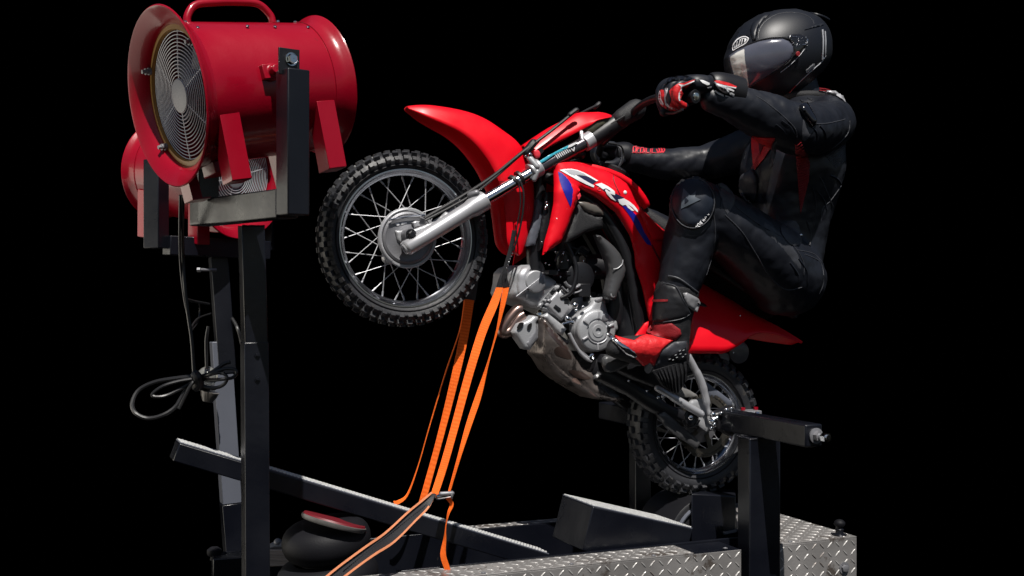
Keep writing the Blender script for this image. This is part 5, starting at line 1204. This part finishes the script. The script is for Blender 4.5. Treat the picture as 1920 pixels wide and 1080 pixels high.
# ---- far glove
q = M()
def ft_(pts, rs, k=4):
    c_ = cr([(*R(*p), r_) for p, r_ in zip(pts, rs)], k); q.tube([Vector(x[:3]) for x in c_], [x[3] for x in c_], 14, round_ends=True)
ft_([(1180, 290, -.33), (1160, 285, -.33), (1145, 284, -.34)], [.036, .030, .026])
for i in range(4):
    w_ = -.31-.022*i; x_ = 1150-i*2
    ft_([(x_, 272, w_), (x_-20, 272, w_), (x_-32, 286, w_), (x_-24, 304, w_), (x_-6, 308, w_)], [.013, .0125, .012, .011, .010])
ft_([(1165, 300, -.31), (1150, 308, -.29), (1130, 308, -.29)], [.018, .014, .012])
fh = fluid('glove', q, SUIT, rider, voxel=.004, it=3)
q = M(); cc_ = cr([(*R(1150, 289, -.33), .038), (*R(1168, 290, -.33), .043), (*R(1172, 291, -.33), .044)], 4)
q.tube([Vector(x[:3]) for x in cc_], [x[3] for x in cc_], 24); q.build('gauntlet', BLKP, rider)
q = M(); q.tube(Rp([(1135, 270, -.28), (1155, 272, -.28), (1166, 290, -.28), (1160, 312, -.28), (1150, 320, -.28)]), .0022, 8); q.build('glove_piping', SUITG, rider)
# ---- boots
q = M()
def bt_(pts, rs, k=4, sg=1):
    f_ = (lambda p: p) if sg > 0 else mir
    c_ = cr([(*f_(R(*p)), r_) for p, r_ in zip(pts, rs)], k); q.tube([Vector(x[:3]) for x in c_], [x[3] for x in c_], 18, round_ends=True)
for sg in (1, -1):
    q = M()
    bt_([(1270, 545, .17), (1262, 580, .17), (1258, 625, .168)], [.066, .062, .055], sg=sg)
    bt_([(1264, 610, .17), (1262, 648, .17), (1266, 672, .17)], [.05, .048, .040], sg=sg)
    bt_([(1262, 655, .17), (1222, 652, .175), (1185, 652, .18), (1155, 650, .182)], [.042, .040, .036, .028], sg=sg)
    bt_([(1275, 670, .17), (1235, 672, .172), (1195, 668, .178), (1150, 655, .182)], [.030, .026, .026, .024], sg=sg)
    o_ = fluid('boot', q, SUITM, rider, voxel=.0055, it=4, disp=.004, dscale=.03)
    if sg > 0: boot = o_
bo = bvh_of(boot)
ZB = lambda pts: zz(1100, 580, 4.5, pts)
bl_ = lambda n, pts, m, **k: drape(n, ZB(pts), bo, m, boot, step=3.2, **k)
bl_('red_upper', [(235, 215), (300, 240), (400, 262), (450, 230), (510, 208), (600, 235), (730, 262), (640, 335), (590, 420), (555, 515), (470, 470), (400, 400), (300, 320)], REDL, off=.002, h=.004, label='scuffed red leather over the instep')
bl_('red_ankle', [(505, 180), (540, 130), (640, 120), (710, 112), (790, 170), (800, 215), (750, 262), (640, 235), (520, 208)], REDT, off=.001, h=.003)
bl_('toe_slider', [(160, 205), (195, 195), (280, 270), (400, 345), (430, 380), (425, 405), (395, 412), (330, 380), (270, 320), (200, 250)], CHROME, off=.004, h=.004, rad=4, label='chrome toe slider')
bl_('slider_slot', [(315, 325), (350, 330), (410, 370), (400, 392), (340, 365)], BLKP, off=.0085)
bl_('heel_counter', [(560, 515), (595, 420), (645, 345), (740, 275), (845, 265), (850, 330), (835, 420), (760, 450), (660, 480)], SUITG, off=.002, h=.003)
bl_('heel_grip', [(680, 440), (710, 385), (830, 320), (840, 420), (780, 440)], RUBS, off=.006, h=.002)
q = M()
for i, (x, y) in enumerate([(700, 420), (730, 425), (760, 405), (750, 385), (790, 375), (785, 350), (815, 345), (810, 400), (830, 380)]):
    p_, n_ = hit(bo, 1100+x/4.5, 580+y/4.5)
    if p_: q.box(p_-ray(1260, 665).normalized()*.0085, U+Z*.4, N, Z, .006, .003, .002)
if q.v: q.build('grip_stud', ALU, boot)
KB = lambda pts: zz(1200, 320, 3, pts)
bb2 = bo
pl2 = lambda n, pts, m, t_, **k: drape(n, KB(pts), t_, m, boot, step=3.2, **k)
pl2('ankle_plate', [(240, 690), (262, 684), (330, 722), (342, 745), (330, 775), (322, 796), (300, 790), (262, 760)], mat('grey_plate', (.20, .20, .21), .4, coat=.3), bo, off=.006, h=.004, rad=4)
pl2('ankle_guard', [(80, 680), (130, 635), (200, 650), (235, 710), (280, 800), (260, 825), (130, 850), (75, 850)], BLKP, bo, off=.003, h=.004)
pl2('red_tag', [(78, 726), (158, 724), (158, 736), (78, 738)], REDT, bo, off=.009)
q = M(); drape_line(q, KB([(160, 592), (220, 608), (280, 650), (345, 700)]), bb, .003, .002); drape_line(q, KB([(130, 632), (200, 650), (236, 712), (284, 806)]), bo, .0015, .006); drape_line(q, KB([(284, 806), (230, 835), (130, 852)]), bo, .0015, .004); q.build('boot_piping', SUITG, boot)
# pleated rubber flare under the heel
q = M(); rows = []
top = cr(ZB([(560, 515), (640, 490), (740, 460), (838, 425)]), 6); bot = cr(ZB([(640, 640), (700, 680), (765, 700), (835, 600)]), 6)
for i, (a_, b_) in enumerate(zip(top, bot)):
    dz = .004 if i % 2 else -.004
    rows.append([R(a_[0], a_[1], .205), R((a_[0]+b_[0])/2, (a_[1]+b_[1])/2, .20+dz), R(b_[0], b_[1], .18+dz)])
q.grid(rows); q.build('pleated_flap', SUITM, boot, smooth=0, solid=.004)

# ---- helmet
ZH = lambda pts: zz(1340, 20, 6, pts)
hpoly = ZH([(148, 505), (190, 440), (215, 340), (250, 240), (320, 150), (420, 75), (520, 20), (640, -10), (780, -24), (900, -12), (1000, 25), (1100, 68), (1180, 140), (1225, 200), (1250, 300), (1258, 400), (1255, 520), (1235, 610), (1190, 690), (1100, 770), (1040, 830), (960, 920), (850, 985), (700, 990), (500, 960), (370, 890), (270, 872), (222, 800), (190, 700), (160, 600)])
hpoly = [(1455+(x_-1455)*(.985 if x_ > 1455 else 1), y_+1) for x_, y_ in hpoly]
helmet = panel('helmet', hpoly, .0, HELM, rider, thick=.0, h=.135, mode='inflate', smooth=3, step=5, both=True, sm=0)
helmet.data.shade_smooth()
x = helmet.modifiers.new('smooth', 'SMOOTH'); x.iterations = 3; x.factor = .4
hb_ = bvh_of(helmet)
hp_ = lambda n, pts, m, par=helmet, t_=None, **k: drape(n, ZH(pts), t_ or hb_, m, par, **k)
vis = hp_('visor', [(158, 530), (165, 508), (250, 455), (370, 395), (500, 348), (620, 325), (760, 318), (830, 345), (880, 400), (885, 470), (840, 560), (740, 640), (600, 730), (480, 805), (370, 878), (270, 866), (238, 845), (205, 720), (172, 600)], VIS, off=.004, h=.006, rad=14, step=3.2)
vb = bvh_of(vis)
hp_('visor_front_glare', [(172, 534), (180, 516), (255, 466), (332, 430), (340, 560), (365, 700), (385, 860), (330, 868), (274, 858), (246, 838), (218, 720), (186, 600)], VISL, vis, vb, off=.0006, step=3)  # pale patch on the visor, its brightness painted in
hp_('visor_tab', [(222, 640), (300, 648), (325, 740), (348, 850), (300, 868), (262, 860), (240, 800)], mat('pale_visor_tab', (.42, .40, .36), .3, coat=.3), vis, vb, off=.0014, step=3)
q = M()
for pts in ([(165, 505), (250, 448), (370, 386), (500, 335), (620, 312), (760, 306), (850, 320)], [(370, 884), (480, 812), (600, 738), (740, 648), (850, 560), (890, 470)]):
    drape_line(q, ZH(pts), hb_, .0026, .004)
q.build('visor_seal', BLKP, helmet)
hp_('pivot_plate', [(730, 620), (850, 560), (950, 490), (1030, 400), (1050, 330), (1020, 290), (950, 262), (860, 265), (810, 300), (880, 380), (885, 470), (820, 560)], HELMG, off=.003, h=.004, rad=6, step=3.2)
q = M()
rr = random.Random(2)
for i in range(34):
    x_, y_ = rr.uniform(850, 1030), rr.uniform(285, 400); p_, n_ = hit(hb_, 1340+x_/6, 20+y_/6)
    if p_: q.ball(p_+n_*.007, rr.uniform(.0008, .0022), N, .8, 6)
drape_line(q, ZH([(840, 300), (855, 278), (870, 292), (900, 296), (930, 300), (960, 300)]), hb_, .0014, .008); drape_line(q, ZH([(985, 386), (1020, 380), (1044, 350), (1044, 318)]), hb_, .0018, .008)
q.build('pivot_highlight', CHROME, helmet)
q = M(); p_, n_ = hit(hb_, 1472.5, 102)
q.revolve(p_+n_*.006, n_, [(0, .0055), (.003, .005), (.003, .003), (.002, .001)], 18); q.build('visor_button', WHITE, helmet)
q = M(); p_, n_ = hit(hb_, 1494, 101); q.revolve(p_+n_*.006, n_, [(0, .008), (.002, .006), (.002, .001)], 14); q.build('red_button', REDT, helmet)
q = M(); drape_line(q, ZH([(740, 695), (850, 610), (960, 500), (1030, 400)]), hb_, .0011, .0012); drape_line(q, ZH([(820, 950), (900, 860), (1010, 750), (1110, 660), (1200, 580), (1250, 510)]), hb_, .0014, .0012); q.build('shell_trim', SILV, helmet)
q = M(); drape_line(q, ZH([(810, 955), (880, 880), (960, 800), (1010, 756)]), hb_, .0016, .001); drape_line(q, ZH([(900, 975), (960, 935), (1060, 920)]), hb_, .0016, .001); q.build('red_trim', REDT, helmet)
ZG = lambda pts: [(( 1360+x_/18)-1340)*6 for x_, y_ in pts]
def zg(pts): return [((1360+x_/18-1340)*6, (50+y_/18-20)*6) for x_, y_ in pts]
lg = hp_('logo_badge', zg([(240, 760), (245, 640), (300, 530), (420, 400), (560, 335), (680, 325), (775, 365), (790, 420), (730, 530), (600, 630), (420, 720), (270, 810)]), WHITE, off=.0015, step=2.2, smooth=3)
lb_ = bvh_of(lg)
hp_('logo_ring', zg([(262, 755), (270, 650), (330, 540), (440, 425), (570, 358), (670, 350), (745, 385), (755, 420), (700, 510), (580, 600), (410, 690), (285, 770)]), HELMG, lg, lb_, off=.0006, step=2.2, smooth=3)
hp_('logo_field', zg([(285, 725), (300, 640), (360, 550), (460, 455), (580, 395), (660, 385), (715, 410), (715, 450), (660, 525), (560, 590), (410, 665), (300, 730)]), WHITE, lg, lb_, off=.0012, step=2.2, smooth=3)
for l_ in ([(600, 412), (655, 405), (625, 565), (575, 575)], [(535, 430), (575, 418), (530, 595), (485, 610)], [(430, 480), (500, 445), (425, 640), (400, 640)], [(340, 570), (390, 520), (370, 670), (340, 680)], [(300, 640), (325, 600), (320, 700), (300, 705)]):
    hp_('logo_letter', zg(l_), HELMG, lg, lb_, off=.0020, step=2)
hp_('brow_vent', [(255, 250), (320, 215), (390, 200), (410, 240), (395, 300), (385, 290), (330, 275), (270, 300), (222, 350)], HELMG, off=.001, step=3, smooth=2)
hp_('crown_ridge', [(430, 330), (400, 220), (440, 130), (520, 70), (620, 40), (560, 100), (510, 180), (480, 260), (465, 330)], HELM, off=.003, h=.006, rad=5, step=3, smooth=2)
hp_('vent_slot', [(455, 200), (505, 150), (500, 200), (485, 265)], GLOSSB, off=.0085, step=2)
q = M(); drape_line(q, ZH([(490, 320), (500, 230), (560, 130), (680, 50), (820, 20), (980, 35), (1090, 90), (1120, 150)]), hb_, .0009, .0008); drape_line(q, ZH([(480, 330), (620, 300), (800, 290)]), hb_, .0009, .0008); q.build('shell_crease', SUITG, helmet)
# spoiler
q = M(); rows = []
for (x_, y_, hw) in ((1020, 62, .05), (1090, 84, .055), (1160, 108, .05), (1228, 134, .04)):
    X_, Y_ = ZH([(x_, y_)])[0]; c_ = R(X_, Y_, .0); rows.append([c_+N*hw*k_+Z*(.012*(1-k_*k_)) for k_ in (-1, -.5, 0, .5, 1)])
q.grid(rows); q.build('rear_spoiler', HELM, helmet, solid=.008, subsurf=1)
hp_('side_spoiler', [(1010, 215), (1110, 170), (1190, 150), (1235, 130), (1225, 160), (1180, 175), (1110, 190)], HELM, off=.003, h=.004, step=2.6)
hp_('rear_vent_strip', [(1205, 215), (1218, 212), (1226, 330), (1222, 480), (1215, 560), (1200, 555), (1210, 440), (1212, 330)], SILV, off=.003, h=.002, step=2.4)
hp_('rear_vent_strip', [(1236, 230), (1244, 232), (1252, 340), (1250, 470), (1240, 530), (1238, 440), (1240, 330)], SILV, off=.003, h=.002, step=2.4)
q = M(); p_, n_ = hit(hb_, 1340+1222/6, 20+540/6); q.ball(p_, .005, N, .8, 8); p_, n_ = hit(hb_, 1340+1186/6, 20+172/6); q.ball(p_, .003, N, .8, 8); q.build('rear_screw', CHROME, helmet)
hp_('side_label', [(1028, 672), (1110, 600), (1125, 598), (1122, 628), (1045, 698), (1030, 695)], SILV, off=.0015, step=2)
q = M()
for i in range(6): drape_line(q, ZH([(1042+i*13, 676-i*11), (1050+i*13, 682-i*11)]), hb_, .0008, .0025, k=2)
q.build('label_lettering', BLKP, helmet)
# neck roll
q = M(); c_ = R(1505, 185, .02)
q.tube([c_+(U*math.cos(a_)+N*math.sin(a_))*.075 for a_ in np.linspace(0, 2*PI, 24, endpoint=False)], .014, 10, closed=True); q.build('neck_roll', SUITM, rider)
q = M()
for dz_ in (.0, .006): q.tube([R(1505, 182, .02)+Z*(dz_+.008)+(U*math.cos(a_)+N*math.sin(a_))*.088 for a_ in np.linspace(-.4, 1.6, 14)], .0018, 6)
q.build('neck_piping', REDT, rider)
